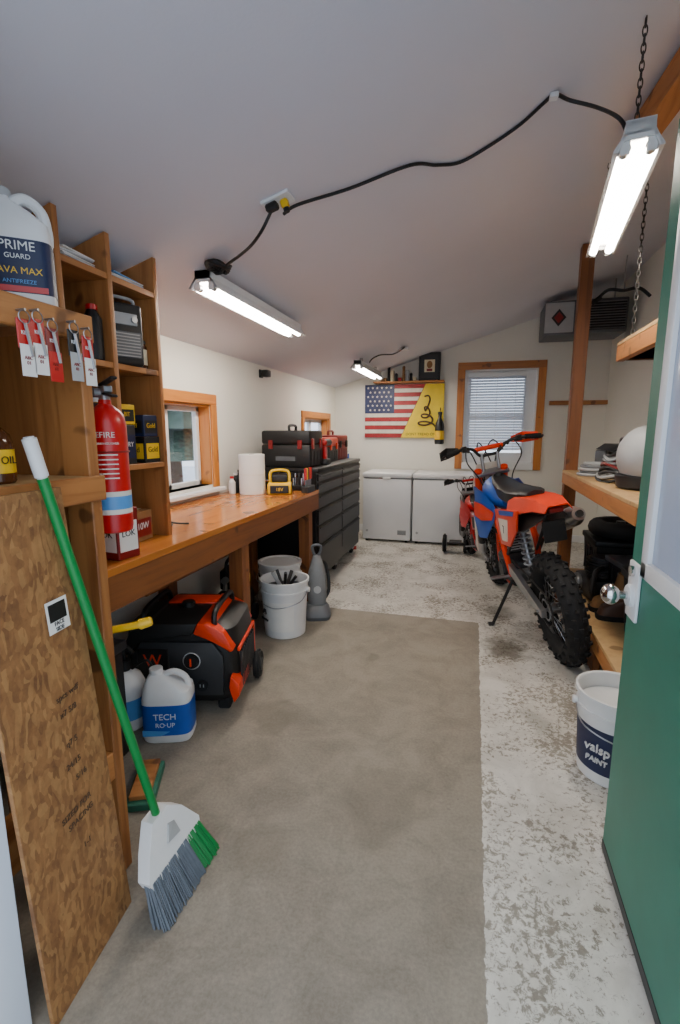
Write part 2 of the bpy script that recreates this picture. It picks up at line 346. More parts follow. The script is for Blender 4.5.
# OSB sheet leaning
b=B('osb_sheet'); P0=V((-.945,1.015,0));P1=V((-.905,.70,0));P2=V((-.955,.68,1.262));P3=V((-.988,.948,1.262))
th=V((.012,0,0)); b.loft([[P0,P1,P1+th,P0+th],[P3,P2,P2+th,P3+th]],osb)
def osbM(u,w):
    a=P1.lerp(P0,u);c=P2.lerp(P3,u);o=a.lerp(c,w)+V((.0145,0,0)); r=(P0-P1).normalized(); up=(c-a).normalized(); return face(o,r,up)
b.box((-.035,-.04,0),(.035,.04,.001),paper,0,osbM(.70,.76)); b.box((-.028,-.012,.001),(.028,.032,.0015),black,0,osbM(.70,.76)); b.text('FACE\nSIDE',.014,black,osbM(.70,.76)@T(0,-.026,.002))
for i,(u,w,tx) in enumerate([(.66,.60,'spcs wdf'),(.64,.565,'x7 5/8'),(.62,.50,'q7 5'),(.60,.455,'24/15'),(.66,.42,'5/16'),(.55,.36,'SIZED FOR'),(.58,.335,'SPACING'),(.6,.27,'1-1')]): b.text(tx,.022,ink,osbM(u,w))
b.fin()
# broom
b=B('broom'); hb=V((-.900,1.12,.19)); ht=V((-.970,.868,1.385)); d=(ht-hb)
b.cyl(hb,hb+d*.92,.0125,greenp,seg=14); b.cyl(hb+d*.92,ht,.0155,white,seg=14,bev=.004); b.cyl(hb-d*.035,hb+d*.03,.018,white,seg=14)
def bx_(y,z): return -.805-.45*z
poly=[(.985,.115),(1.02,.165),(1.075,.225),(1.15,.228),(1.20,.19),(1.245,.12),(1.235,.095),(1.12,.085),(.99,.095)]
b.loft([[ (bx_(y,z)-.02,y,z) for y,z in poly],[(bx_(y,z)+.02,y,z) for y,z in poly]],white)
b.loft([[ (bx_(y,z)+.02,y,z) for y,z in [(1.09,.15),(1.12,.19),(1.15,.18),(1.155,.14)]],[(bx_(y,z)+.024,y,z) for y,z in [(1.095,.15),(1.12,.185),(1.145,.175),(1.15,.145)]]],lgrey)
for i in range(620):
    f=random.random(); k=random.uniform(-1,1); y=.99+f*.25; yb_=.965+f*.30+random.uniform(-.006,.006)
    b.cyl((bx_(y,.1)+k*.017,y,.11),(-.80+k*.032+random.uniform(-.004,.004),yb_,.002),.0028,greenp if f>.68 else brist,r2=.0023,seg=4)
b.fin()
# jug helper
def jug(name,x,y,z,w,dp,h,body,cap,lab,txt,rz=0,capr=.022,side=True):
    b=B(name); n=28
    def ring(zz,sx,sy,ox=0): 
        r=[]
        for k in range(n):
            a=2*math.pi*k/n; c,s_=math.cos(a),math.sin(a); p=.45
            r.append((ox+sx*math.copysign(abs(c)**p,c),sy*math.copysign(abs(s_)**p,s_),zz))
        return r
    W,D=w/2,dp/2
    b.loft([ring(0,W*.93,D*.93),ring(.012,W,D),ring(h*.62,W,D),ring(h*.72,W*.95,D*.92),ring(h*.82,W*.66,D*.7,-W*.22),ring(h*.9,W*.34,D*.45,-W*.42),ring(h*.93,capr,capr,-W*.45)],body)
    b.cyl((-W*.45,0,h*.92),(-W*.45,0,h),capr*1.15,cap,seg=18,bev=.002)
    b.tube([(-W*.25,0,h*.87),(W*.25,0,h*.94),(W*.72,0,h*.86),(W*.86,0,h*.70),(W*.85,0,h*.58)],.014,body,seg=10)
    if lab:
        L=ring(h*.12,W*1.006,D*1.012); U=ring(h*.56,W*1.006,D*1.012); b.loft([L,U],lab,None,False)
        for (tx,ss,mt,zz) in txt:
            b.text(tx,ss,mt,face((0,-D*1.02,zz),(1,0,0),(0,0,1)))
            if side: b.text(tx,ss*.8,mt,face((W*1.02,0,zz),(0,1,0),(0,0,1)))
    return b,T(x,y,z,rz)
b,M=jug('coolant_jug',-1.13,1.045,1.70,.145,.11,.285,white,lgrey,navy,[('PRIME',.03,white,.142),('GUARD',.016,white,.118),('JAVA MAX',.022,yellow,.085),('ANTIFREEZE',.013,lblue,.06)],40,side=False)
b.box((-.06,-.0565,.036),(.06,-.0555,.05),red,0); b.fin(M=M)
def jar(name,x,y,z,r,h,body,lab,lid,tx=None):
    b=B(name); b.lathe([(r*.92,0),(r,.006),(r,h*.78),(r*.82,h*.86),(r*.82,h*.88)],body,seg=24); b.cyl((0,0,h*.86),(0,0,h),r*.88,lid,seg=20,bev=.002); b.lathe([(r*1.012,h*.15),(r*1.012,h*.68)],lab,seg=24)
    if tx: b.text(tx,r*.55,black,face((r*.73,-r*.73,h*.42),(.7,.7,0),(0,0,1)),.003)
    b.fin(M=T(x,y,z))
b=B('oil_bottle'); b.lathe([(.036,0),(.04,.006),(.04,.09),(.034,.115),(.015,.135),(.015,.15)],amber); b.cyl((0,0,.15),(0,0,.172),.018,black,seg=16,bev=.002); b.lathe([(.0405,.025),(.0405,.08)],yellow); b.text('OIL',.025,black,face((.042,0,.055),(0,1,0),(0,0,1))); b.fin(M=T(-1.09,.88,1.275))
b=B('oil_bottle'); b.lathe([(.036,0),(.04,.006),(.04,.12),(.034,.14),(.015,.16),(.015,.17)],brown); b.cyl((0,0,.17),(0,0,.19),.018,white,seg=16,bev=.002); b.lathe([(.0405,.025),(.0405,.10)],cream); b.fin(M=T(-1.25,.80,1.275))
jar('glass_jar',-1.20,.93,1.276,.04,.13,amber,cream,dsteel); jar('glass_jar',-1.34,1.0,1.276,.045,.15,grey,paper,red); jar('grease_tub',-1.30,.90,1.276,.04,.09,white,red,white)
# keys with tags
b=B('key_tags')
for i,(yy,zz) in enumerate([(.90,1.665),(.935,1.672),(.975,1.66),(1.04,1.668),(1.085,1.66)]):
    X=nx+.019
    b.cyl((X,yy,zz),(X+.025,yy,zz),.003,steel,seg=6); b.torus((X+.02,yy,zz-.016),.014,.0014,steel,'X',16,5)
    b.box((X+.014,yy-.019,zz-.085),(X+.018,yy+.019,zz-.02),[red,red,dred,black,red][i],.002); b.text('KEY',.012,white,face((X+.0185,yy,zz-.05),(0,1,0),(0,0,1)))
    b.box((X+.020,yy-.019,zz-.145),(X+.021,yy+.019,zz-.075),[paper,paper,red,lgrey,paper][i],.0005); b.text('ABC\n01',.011,dred,face((X+.0215,yy,zz-.11),(0,1,0),(0,0,1)))
    b.cyl((X+.021,yy,zz-.03),(X+.022,yy+.012,zz-.10),.004,steel,seg=6)
b.fin()
# fire extinguisher
b=B('fire_extinguisher'); r=.056
b.lathe([(.045,0),(.053,.004),(r,.02),(r,.33),(.05,.362),(.034,.38),(.018,.392),(.018,.405)],red,seg=36)
b.lathe([(.0565,.06),(.0565,.13)],fwhite,seg=36); b.lathe([(.0567,.075),(.0567,.115)],lblue,seg=36)
for an in (-20,-62): 
    a=math.radians(an); n=V((math.cos(a),math.sin(a),0)); q=(-n.y,n.x,0)
    b.text('FIRE',.024,fwhite,face(n*.0575+V((0,0,.30)),q,(0,0,1))); b.text('EXTINGUISHER',.009,fwhite,face(n*.0575+V((0,0,.275)),q,(0,0,1)))
    for j in range(6): b.box((-.026,0,0),(.026,.0035,.0006),fwhite,0,face(n*.0575+V((0,0,.24-.014*j)),q,(0,0,1)))
b.cyl((0,0,.40),(0,0,.43),.016,steel,seg=16); b.box((-.02,-.014,.425),(.035,.014,.445),steel,.003)
b.box((-.03,-.011,-.004),(.09,.011,.004),black,.003,T(0,0,.452,0,0,-8)); b.box((-.01,-.011,-.004),(.085,.011,.004),black,.003,T(0,0,.424,0,0,8))
b.cyl((0,-.014,.425),(0,-.032,.425),.014,steel,seg=14); b.tube([(-.01,.01,.43),(-.05,.02,.44),(-.075,.02,.38),(-.07,.015,.25),(-.066,.01,.15)],.008,black)
b.torus((0,0,.25),.058,.003,dred,'Z',32,6); b.box((-.075,-.02,.1),(-.058,.02,.4),dsteel,.002)
b.fin(M=T(-1.085,1.245,1.085,-30))
# cubby contents
b=B('portable_radio'); b.box((-.05,-.075,0),(.05,.075,.24),black,.012,None,3); b.box((.05,-.06,.03),(.056,.06,.13),mgrey,.002)
for i in range(8): b.box((.056,-.055,.035+i*.012),(.058,.055,.039+i*.012),steel,0)
b.box((.05,-.05,.155),(.055,.05,.20),lgrey,.002); b.cyl((.055,.035,.177),(.064,.035,.177),.012,alu,seg=16); b.tube([(0,-.06,.23),(0,-.055,.265),(0,.055,.265),(0,.06,.23)],.007,lgrey); b.fin(M=T(-1.40,1.72,1.656,-25))
def carton(name,x,y,z,sx,sy,sz,m,lab,txt,lm,rz=0):
    b=B(name); b.box((-sx/2,-sy/2,0),(sx/2,sy/2,sz),m,.002); b.box((sx/2,-sy*.42,sz*.15),(sx/2+.001,sy*.42,sz*.75),lab,0); b.box((-sx*.42,-sy/2-.001,sz*.15),(sx*.42,-sy/2,sz*.75),lab,0)
    b.box((-.01,-sy/2,sz),(.01,sy/2,sz+.0006),cream,0)
    b.text(txt,min(sy,sz)*.32,lm,face((sx/2+.0015,0,sz*.5),(0,1,0),(0,0,1))); b.text(txt,min(sx,sz)*.3,lm,face((0,-sy/2-.0015,sz*.5),(1,0,0),(0,0,1))); return b.fin(M=T(x,y,z,rz))
carton('screw_box',-1.41,1.815,1.261,.12,.10,.11,black,yellow,'Gold',black); carton('screw_box',-1.41,1.81,1.373,.12,.09,.09,navy,black,'Gold',yellow)
carton('screw_box',-1.42,1.69,1.261,.1,.09,.16,dgrey,navy,'DRY',white); carton('screw_box',-1.42,1.69,1.423,.1,.1,.08,yellow,black,'BIT',yellow)
carton('parts_box',-1.42,1.50,1.261,.12,.12,.16,brown,cream,'PARTS',black); carton('parts_box',-1.43,1.46,1.657,.12,.10,.12,dred,cream,'M8',black)
carton('glue_carton',-1.30,1.50,TZ+.001,.12,.10,.19,dred,paper,'LOK',black,-8)
carton('glue_carton',-1.44,1.75,TZ+.001,.12,.14,.13,brown,dred,'10W',white,4)
jar('glass_jar',-1.40,1.835,1.656,.03,.12,amber,cream,black); jar('glass_jar',-1.47,1.83,1.656,.03,.15,white,blue,white)
jar('glass_jar',-1.385,1.43,1.424-.002,.028,.12,lgrey,paper,steel) if False else jar('glass_jar',-1.375,1.43,1.656,.026,.11,lgrey,paper,steel)
jar('glass_jar',-1.40,1.56,1.423,.028,.12,white,yellow,black); jar('glass_jar',-1.41,1.64+.01,TZ+.001,.03,.22,dgrey,cream,red)
jar('glass_jar',-1.38,1.86-.0,TZ+.001,.0 +.02,.14,white,lblue,blue) if False else None
b=B('spray_can'); b.lathe([(.03,0),(.033,.004),(.033,.15),(.022,.17),(.018,.18)],black); b.cyl((0,0,.178),(0,0,.2),.02,red,seg=16,bev=.003); b.fin(M=T(-1.385,1.56,1.657))
b=B('file_stack')
for i in range(8): b.box((-.12,-.006+i*.013,0),(.1,.0+i*.013,.20+.012*(i%3)),[lgrey,paper,grey][i%3],.001)
b.fin(M=T(-1.56,1.41,1.657,0))
b=B('paper_stack')
for i in range(7): b.box((-.13,-.08,.006*i),(.13,.08,.006*i+.005),[paper,lgrey,white][i%3],.001,T(0,0,0,random.uniform(-9,9)))
b.fin(M=T(-1.50,1.497,1.976,0))
b=B('paper_stack')
for i in range(5): b.box((-.12,-.1,.006*i),(.12,.1,.006*i+.005),[paper,lblue,white][i%3],.001,T(0,0,0,random.uniform(-9,9)))
b.fin(M=T(-1.49,1.75,1.976))
b=B('coiled_cable')
for k in range(3): b.torus((0,0,.008+.012*k),.075-.004*k,.006,black,'Z',28,8)
b.tube([(.07,0,.03),(.10,.05,.015),(.12,.1,.006)],.005,black); b.fin(M=T(-1.52,2.03,TZ))
# bench goods
b=B('paper_towel_roll'); b.lathe([(.02,0),(.095,0),(.098,.004),(.098,.296),(.095,.30),(.022,.30),(.022,.29)],paper,seg=40); b.cyl((0,0,.288),(0,0,.3005),.021,brown,seg=20); b.torus((0,0,.15),.0985,.001,cream,'Z',40,4); b.fin(M=T(-1.62,3.34,TZ))
b=B('battery_charger'); b.box((-.09,-.08,0),(.09,.08,.09),yellow,.015,None,2); b.box((-.07,-.085,.01),(.07,-.078,.07),black,.004); b.box((-.06,-.05,.09),(.06,.05,.15),black,.012,None,2); b.box((.085,-.06,.015),(.094,.06,.075),black,.004); b.tube([(-.07,0,.085),(-.06,0,.17),(.06,0,.17),(.07,0,.085)],.012,yellow); b.text('18V',.035,yellow,face((0,-.0865,.04),(1,0,0),(0,0,1))); b.fin(M=T(-1.42,3.40,TZ,20))
b=B('bottle_row')
for i in range(7):
    y=.0+i*.062; mm=[white,black,dgrey,red,white,blue,black][i]; h=.09+.02*(i%3)
    b.lathe([(.022,0),(.025,.004),(.025,h),(.012,h+.02),(.012,h+.03)],mm,(0,y,0),14); b.cyl((0,y,h+.028),(0,y,h+.045),.014,[red,white,black][i%3],seg=12)
b.fin(M=T(-1.76,3.28,TZ))
b=B('socket_rack'); b.box((0,0,0),(.26,.10,.04),black,.004)
for i in range(7):
    for j in range(2): b.cyl((.025+.035*i,.025+j*.045,.04),(.025+.035*i,.025+j*.045,.10+.035*j),.014,[chrome,dsteel][i%2],seg=14,bev=.001)
b.fin(M=T(-1.56,3.60,TZ))
b=B('screwdriver_rack'); b.box((0,0,0),(.06,.16,.05),dgrey,.004)
for i in range(5): b.cyl((.03,.02+i*.03,.04),(.03,.02+i*.03,.10),.004,steel,seg=6); b.cyl((.03,.02+i*.03,.10),(.03,.02+i*.03,.19),.011,[red,yellow,black,orange,red][i],seg=10,bev=.003)
b.fin(M=T(-1.27,3.46,TZ))
# tool cabinet
b=B('tool_cabinet'); cx0,cx1,cy0,cy1=-1.80,-1.25,3.77,5.32
b.box((cx0,cy0,.11),(cx1,cy1,1.05),blackg,.006); b.box((cx0-.0,cy0-.0,1.05),(cx1+.015,cy1,1.085),black,.008,None,2)
rows=[.07,.10,.12,.14,.17,.19]; 
for (a,c) in ((cy0+.02,(cy0+cy1)/2-.01),((cy0+cy1)/2+.01,cy1-.02)):
    z=1.035
    for h in rows:
        b.box((cx1,a,z-h+.012),(cx1+.014,c,z),blackg,.004); b.box((cx1+.014,a+.02,z-.020),(cx1+.026,c-.02,z-.010),dgrey,.004); z-=h+.004
b.tube([(cx1-.1,cy0,.98),(cx1-.1,cy0-.03,.98),(cx0+.1,cy0-.03,.98),(cx0+.1,cy0,.98)],.010,chrome,smooth=False)
for yy in (cy0+.08,(cy0+cy1)/2,cy1-.08):
    for xx in (cx0+.08,cx1-.07):
        b.cyl((xx-.018,yy,.05),(xx+.018,yy,.05),.05,rubber,seg=20,bev=.006); b.box((xx-.028,yy-.03,.05),(xx+.028,yy+.03,.112),steel,.004)
b.fin()
def case(name,x,y,z,sx,sy,sz,m,acc,rz=0,top=None):
    b=B(name); b.box((-sx/2,-sy/2,0),(sx/2,sy/2,sz*.62),m,.015,None,2); b.box((-sx/2,-sy/2,sz*.63),(sx/2,sy/2,sz),top or m,.02,None,2)
    for yy in (-sy*.3,sy*.3): b.box((sx/2-.004,yy-.025,sz*.5),(sx/2+.012,yy+.025,sz*.78),acc,.004); 
    for xx in (-sx*.3,sx*.3): b.box((xx-.02,-sy/2-.012,sz*.5),(xx+.02,-sy/2+.004,sz*.74),acc,.004)
    b.tube([(0,-sy*.22,sz),(0,-sy*.2,sz+.04),(0,sy*.2,sz+.04),(0,sy*.22,sz)],.012,m)
    for k in range(4): b.box((sx/2,-sy*.4+k*sy*.22,.02),(sx/2+.005,-sy*.4+k*sy*.22+.03,sz*.45),m,.002)
    b.box((-sx*.2,-sy/2-.003,sz*.18),(sx*.2,-sy/2+.001,sz*.3),mgrey,.001)
    return b.fin(M=T(x,y,z,rz))
case('tool_case',-1.54,4.00,1.086,.44,.36,.31,black,dred,0,brown if False else black); case('tool_case',-1.52,4.66,1.086,.32,.42,.24,black,orange,3,orange)
case('drill_case',-1.52,5.09,1.086,.30,.32,.26,dred,black,-4)
b=B('cordless_drill'); b.cyl((0,-.1,.2),(0,.06,.2),.032,black,seg=18,bev=.005); b.cyl((0,.06,.2),(0,.11,.2),.02,dsteel,r2=.012); b.box((-.018,-.09,.05),(.018,-.04,.19),red,.01,None,2); b.box((-.035,-.12,0),(.035,.0,.055),black,.01,None,2); b.ball((0,-.1,.2),.032,red); b.fin(M=T(-1.31,4.28,1.086,0))
b=B('impact_driver'); b.cyl((0,-.07,.18),(0,.05,.18),.030,yellow,seg=18,bev=.005); b.cyl((0,.05,.18),(0,.09,.18),.016,dsteel); b.box((-.016,-.06,.05),(.016,-.02,.17),black,.01,None,2); b.box((-.035,-.09,0),(.035,.02,.055),black,.01,None,2); b.fin(M=T(-1.45,4.33,1.086,20))
b=B('security_camera'); b.box((XL,4.05,1.86),(XL+.015,4.11,1.93),black,.003); b.cyl((XL+.015,4.08,1.895),(XL+.04,4.08,1.895),.01,black,seg=10); b.box((XL+.03,4.04,1.865),(XL+.09,4.12,1.925),black,.01,None,2); b.cyl((XL+.09,4.08,1.895),(XL+.096,4.08,1.895),.018,dgrey,seg=16); b.fin()
# ---------------------------------------------------------------- shop lights
def links(b,a,c,step,s,Mi):
    n=int((c-a).length/step*1.25)
    for i in range(n):
        p=a.lerp(c,(i+.5)/n); M=Mi@Matrix.Translation(p)@(c-a).to_track_quat('Z','Y').to_matrix().to_4x4()@Matrix.Rotation(math.pi/2*(i%2),4,'Z')
        b.tube([(s*math.cos(t)*.6,0,s*1.5*math.sin(t)) for t in [2*math.pi*k/8 for k in range(8)]],.0022,dsteel,5,2,True,M)
def shoplight(name,p0,p1,w=.15,ch=(),br=0):
    p0=V(p0);p1=V(p1); L=(p1-p0).length; f=(p1-p0).normalized(); r=f.cross(V((0,0,1))).normalized(); u=r.cross(f)
    M=Matrix((r,f,u)).transposed().to_4x4(); M.translation=p0
    b=B(name); h=w/2
    prof=[(-h,-.03),(-h+.012,-.03),(-.035,.012),(.035,.012),(h-.012,-.03),(h,-.03),(h,-.024),(.04,.018),(.04,.05),(-.04,.05),(-.04,.018),(-h,-.024)]
    b.prism(prof,'XZ',0,L,whitep)
    for yy in (0,L-.008): b.prism([(-h,-.030),(-h+.01,-.03),(-.05,.0),(.05,.0),(h-.01,-.03),(h,-.030),(.04,.02),(.04,.052),(-.04,.052),(-.04,.02)],'XZ',yy,yy+.008,white,.001)
    for xx in (-.036,.036):
        b.cyl((xx,.04,-.018),(xx,L-.04,-.018),.0165,tubem,seg=16); b.cyl((xx,.014,-.018),(xx,.045,-.018),.0175,alu,seg=16); b.cyl((xx,L-.045,-.018),(xx,L-.014,-.018),.0175,alu,seg=16)
        for yy in (.008,L-.016): b.box((xx-.014,yy,-.036),(xx+.014,yy+.008,.012),white,.002)
    if br:
        for yy in (L*.15,L*.85): b.box((-.015,yy,.05),(.015,yy+.03,.05+br),steel,.002)
    Mi=M.inverted()
    for t in ch:
        a=p0.lerp(p1,t)+V((0,0,.05)); links(b,a,V((a.x,a.y,cz(a.x)-.002)),.03,.011,Mi)
    return b.fin(M=M)
shoplight('shop_light',(-1.25,2.12,2.08),(-1.25,3.34,2.08),.15,(),.018); shoplight('shop_light',(-1.2,5.0,2.06),(-1.2,6.1,2.06),.15,(),.045); shoplight('shop_light',(.44,1.80,2.27),(.60,3.02,2.345),.135,(.1,.9))
b=B('shelf_chain'); links(b,V((.76,2.9,1.885)),V((.76,2.9,cz(.76)-.002)),.035,.013,Matrix.Identity(4)); b.fin()
b=B('ceiling_outlet'); a=math.atan(.30); M=Matrix.Translation((-.79,1.93,cz(-.79)))@Matrix.Rotation(-a,4,'Y')
b.box((-.06,-.045,-.012),(.06,.045,0),whitep,.003,M); b.box((-.05,-.035,-.04),(.0,.0,-.012),black,.006,M); b.box((.01,-.02,-.045),(.04,.01,-.012),yellow,.006,M); b.cyl((.025,-.005,-.06),(.025,-.005,-.045),.012,black,M=M)
b.fin()
def cp(x,y,d=.008): return (x,y,cz(x)-d)
b=B('power_cord'); b.tube([(-.765,1.93,2.24),cp(-.72,1.97,.03),cp(-.53,2.06,.012),cp(-.296,2.10,.01),cp(-.20,2.19),cp(-.11,2.25),cp(0,2.23),cp(.113,2.18),cp(.19,2.11),cp(.223,2.09),cp(.28,2.13,.03),(.37,2.10,2.53),(.42,1.98,2.42),(.44,1.93,2.33)],.0065,black,8,8)
b.box((.205,2.075,cz(.205)-.016),(.235,2.105,cz(.205)-.0),whitep,.002); b.fin()
b=B('power_cord'); b.tube([(-.815,1.92,2.25),(-.86,1.93,2.19),(-.93,1.98,2.16),(-1.02,2.05,2.15),(-1.12,2.11,2.135),(-1.17,2.15,2.12)],.0065,black,8,8)
for k in range(5): b.tube([(-1.17+.055*math.cos(t+k)*(1-.12*k),2.13+.06*math.sin(t+k),2.138+.012*math.sin(2*t+k)) for t in [j*math.pi/4 for j in range(8)]],.007,black,6,4,True)
b.fin()
b=B('power_cord'); b.tube([(-1.12,5.22,2.112),(-1.08,5.2,2.15),(-1.0,5.25,2.19),(-.88,5.3,2.2),(-.80,5.35,2.25),cp(-.78,5.45)],.007,black); b.box((-.83,5.42,cz(-.83)-.02),(-.74,5.5,cz(-.83)-.0),whitep,.002); b.fin()
# ---------------------------------------------------------------- back wall
def freezer(name,x0,x1):
    b=B(name); y0,y1=5.88,6.47; b.box((x0,y0,.03),(x1,y1,.80),whitep,.012,None,2); b.box((x0-.006,y0-.006,.815),(x1+.006,y1,.875),whitep,.014,None,3); b.box((x0+.01,y0+.01,.80),(x1-.01,y1-.01,.815),grey,0)
    b.box(((x0+x1)/2-.05,y0-.016,.795),((x0+x1)/2+.05,y0-.004,.825),white,.005); b.box((x1-.16,y0-.002,.10),(x1-.05,y0+.002,.16),lgrey,.001)
    for k in range(4): b.box((x1-.155,y0-.004,.107+k*.012),(x1-.055,y0-.001,.112+k*.012),grey,0)
    b.cyl((x0+.06,y0,.14),(x0+.06,y0-.01,.14),.015,lgrey,seg=14)
    for xx in (x0+.05,x1-.05):
        for yy in (y0+.05,y1-.05): b.cyl((xx,yy,0),(xx,yy,.032),.02,black,seg=12)
    b.fin()
freezer('chest_freezer',-1.33,-.725); freezer('chest_freezer',-.70,.22)
b=B('flag_board'); fx0,fx1,fz0,fz1=-1.44,-.40,1.30,1.99; Y=YB-.03; W=fx1-fx0; H=fz1-fz0
b.box((fx0,Y,fz0),(fx1,YB-.003,fz1),dgrey,.002)
dg=lambda z:fx0+W*(.47+.30*((z-fz0)/H))
for i in range(13):
    za=fz1-H*i/13; zb=fz1-H*(i+1)/13+.003; xs=fx0 if i>=7 else fx0+W*.38
    b.prism([(xs,zb),(dg(zb)-.006,zb),(dg(za)-.006,za),(xs,za)],'XZ',Y-.012,Y,fred if i%2==0 else fwhite)
zb=fz1-H*7/13+.004; b.box((fx0,Y-.012,zb),(fx0+W*.378,Y,fz1),fblue,0)
for r in range(6):
    for c in range(6 if r%2==0 else 5):
        sx=fx0+W*.378*((c+.7+(.5 if r%2 else 0))/6.4); sz_=fz1-(fz1-zb)*((r+.7)/6.4)
        b.prism([(sx+.018*(1 if k%2==0 else .42)*math.sin(k*math.pi/5),sz_+.018*(1 if k%2==0 else .42)*math.cos(k*math.pi/5)) for k in range(10)],'XZ',Y-.015,Y-.011,fwhite)
b.prism([(dg(fz0),fz0),(fx1,fz0),(fx1,fz1),(dg(fz1),fz1)],'XZ',Y-.012,Y,fyel)
cxx,czz=fx1-.22,fz0+.22
b.tube([(cxx+(.12-.012*k*.4)*math.cos(k*.8),Y-.018,czz-.08+.012*k+.045*math.sin(k*.8)) for k in range(22)]+[(cxx+.04,Y-.018,czz+.26),(cxx+.02,Y-.018,czz+.32),(cxx-.03,Y-.018,czz+.31)],.011,ink,6,4)
b.text("DONT TREAD ON ME",.048,black,face((fx1-.25,Y-.0135,fz0+.045),(1,0,0),(0,0,1)))
b.fin()
b=B('framed_picture'); b.box((-.72,YB-.17,2.02),(-.45,YB-.145,2.36),black,.004,None); b.box((-.69,YB-.173,2.05),(-.48,YB-.169,2.33),dgrey,0); b.box((-.65,YB-.176,2.12),(-.52,YB-.172,2.27),cream,0); b.ball((-.585,YB-.177,2.21),(.035,.003,.045),brown); b.box((-.62,YB-.178,2.13),(-.55,YB-.175,2.16),dred,0); b.fin()
b=B('display_ledge'); b.box((-1.3,YB-.2,2.001),(-.4,YB-.001,2.018),WX,.002)
for xx in (-1.2,-.5): b.prism([(YB-.2,2.018),(YB-.001,2.018),(YB-.001,2.08)],'YZ',xx,xx+.02,WZ)
b.fin()
b=B('trinket_row')
for i in range(9):
    x=-1.16+i*.048; mm=[brown,black,cream,dgrey,red,brown,lgrey,black,cream][i]; h=.05+.045*((i*7)%4)
    if i%2: b.lathe([(.018,0),(.022,.01),(.016,h*.6),(.02,h),(.008,h+.012)],mm,(x,YB-.1,2.018),12)
    else: b.box((x-.022,YB-.13,2.018),(x+.022,YB-.08,2.018+h),mm,.004)
b.fin()
b=B('hanging_bottle'); b.lathe([(.05,0),(.06,.01),(.06,.22),(.05,.27),(.022,.33),(.022,.38)],blackg,(-.44,YB-.115,1.22),20); b.cyl((-.44,YB-.115,1.595),(-.44,YB-.115,1.63),.028,black); b.lathe([(.0605,.06),(.0605,.17)],yellow,(-.44,YB-.115,1.22),20); b.tube([(-.44,YB-.115,1.62),(-.44,YB-.07,1.68),(-.44,YB-.045,1.66)],.005,black); b.fin()
b=B('ledge_cleat'); b.box((.86,YB-.06,1.70),(1.498,YB-.001,1.75),WX,.002); b.fin()
# corner shelf with cans
b=B('corner_rack')
for xx in (-1.82,-1.42):
    for yy in (5.5,5.8): b.box((xx,yy,0),(xx+.025,yy+.025,1.0),dsteel,.002)
for zz in (.08,.38,.68,.97): b.box((-1.82,5.5,zz),(-1.395,5.825,zz+.02),dsteel,.002)
b.fin()
def can(name,x,y,z,r,h,m,lab,cap=None):
    b=B(name); b.lathe([(r*.94,0),(r,.003),(r,h-.003),(r*.94,h)],m,seg=22); b.lathe([(r*1.012,h*.18),(r*1.012,h*.82)],lab,seg=22); b.torus((0,0,h),r*.96,.003,steel,'Z',22,6)
    b.cyl((0,0,h),(0,0,h+.02),r*.45,cap or steel,seg=14,bev=.002); b.fin(M=T(x,y,z))
k=0
for zz in (.101,.401,.701):
    for xx in (-1.47,-1.59,-1.71):
        can('paint_can',xx,5.60,zz,.045,.15+.03*(k%3),[steel,red,white,black,blue][k%5],[red,yellow,white,lblue,cream,dred][k%6]); k+=1
can('paint_can',-1.50,5.6,.991,.06,.16,white,blue); can('paint_can',-1.70,5.65,.991,.06,.18,steel,red)
can('spray_bottle',-1.34,5.42,0,.04,.24,red,white,white)
# ---------------------------------------------------------------- under bench
def bucket(name,x,y,z,lab,txt,lid=False,content=None):
    b=B(name); b.lathe([(.125,0),(.130,.004),(.146,.28),(.152,.282),(.153,.30),(.148,.302),(.149,.345),(.157,.347),(.158,.365),(.150,.366),(.146,.362),(.128,.02),(.0,.018)],white,seg=44)
    if lab: 
        b.loft([[( (rr+.001)*math.cos(a),(rr+.001)*math.sin(a),zz) for a in [math.radians(175+ i*(140/16)) for i in range(17)]]+[((rr+.0002)*math.cos(a),(rr+.0002)*math.sin(a),zz) for a in [math.radians(315-i*(140/16)) for i in range(17)]] for zz,rr in ((.05,.1335),(.24,.1435))],lab)
        for ti,(tx,ss,zz) in enumerate(txt):
            a=math.radians(232); n=V((math.cos(a),math.sin(a),0)); b.text(tx,ss,white if lab!=paper else black,face(n*.1455+V((0,0,zz)),(-n.y,n.x,0),(0,0,1)),.004)
    b.tube([(-.158,0,.30),(-.14,-.11,.25),(0,-.165,.215),(.14,-.11,.25),(.158,0,.30)],.003,steel,6); 
    for sx in (-1,1): b.cyl((sx*.150,0,.30),(sx*.168,0,.30),.016,white,seg=12)
    if lid: b.lathe([(.0,.362),(.155,.362),(.162,.366),(.162,.378),(.14,.38),(.135,.372),(0,.372)],white,seg=44)
    if content: b.cyl((0,0,.28),(0,0,.30),.14,content,seg=30)
    return b
bucket('paint_bucket',.615,2.02,0,navy,[('valsp',.05,.16),('PAINT',.03,.11)],False,white).fin(M=T(.61,2.03,0))
b=bucket('utility_bucket',0,0,0,paper,[('/!\\',.045,.17),('WARNING',.016,.12)],False,dgrey)
for i in range(5): b.cyl((.02*math.cos(i*1.3),.02*math.sin(i*1.3),.30),(.08*math.cos(i*1.3),.08*math.sin(i*1.3),.38+.01*i),.010+.002*(i%2),[black,dsteel,dgrey,lgrey,black][i],seg=8)
b.fin(M=T(-1.225,2.98,0,0,0,0,1.08))
bucket('utility_bucket',0,0,0,None,[],True).fin(M=T(-1.42,3.37,0,0,0,0,1.05))
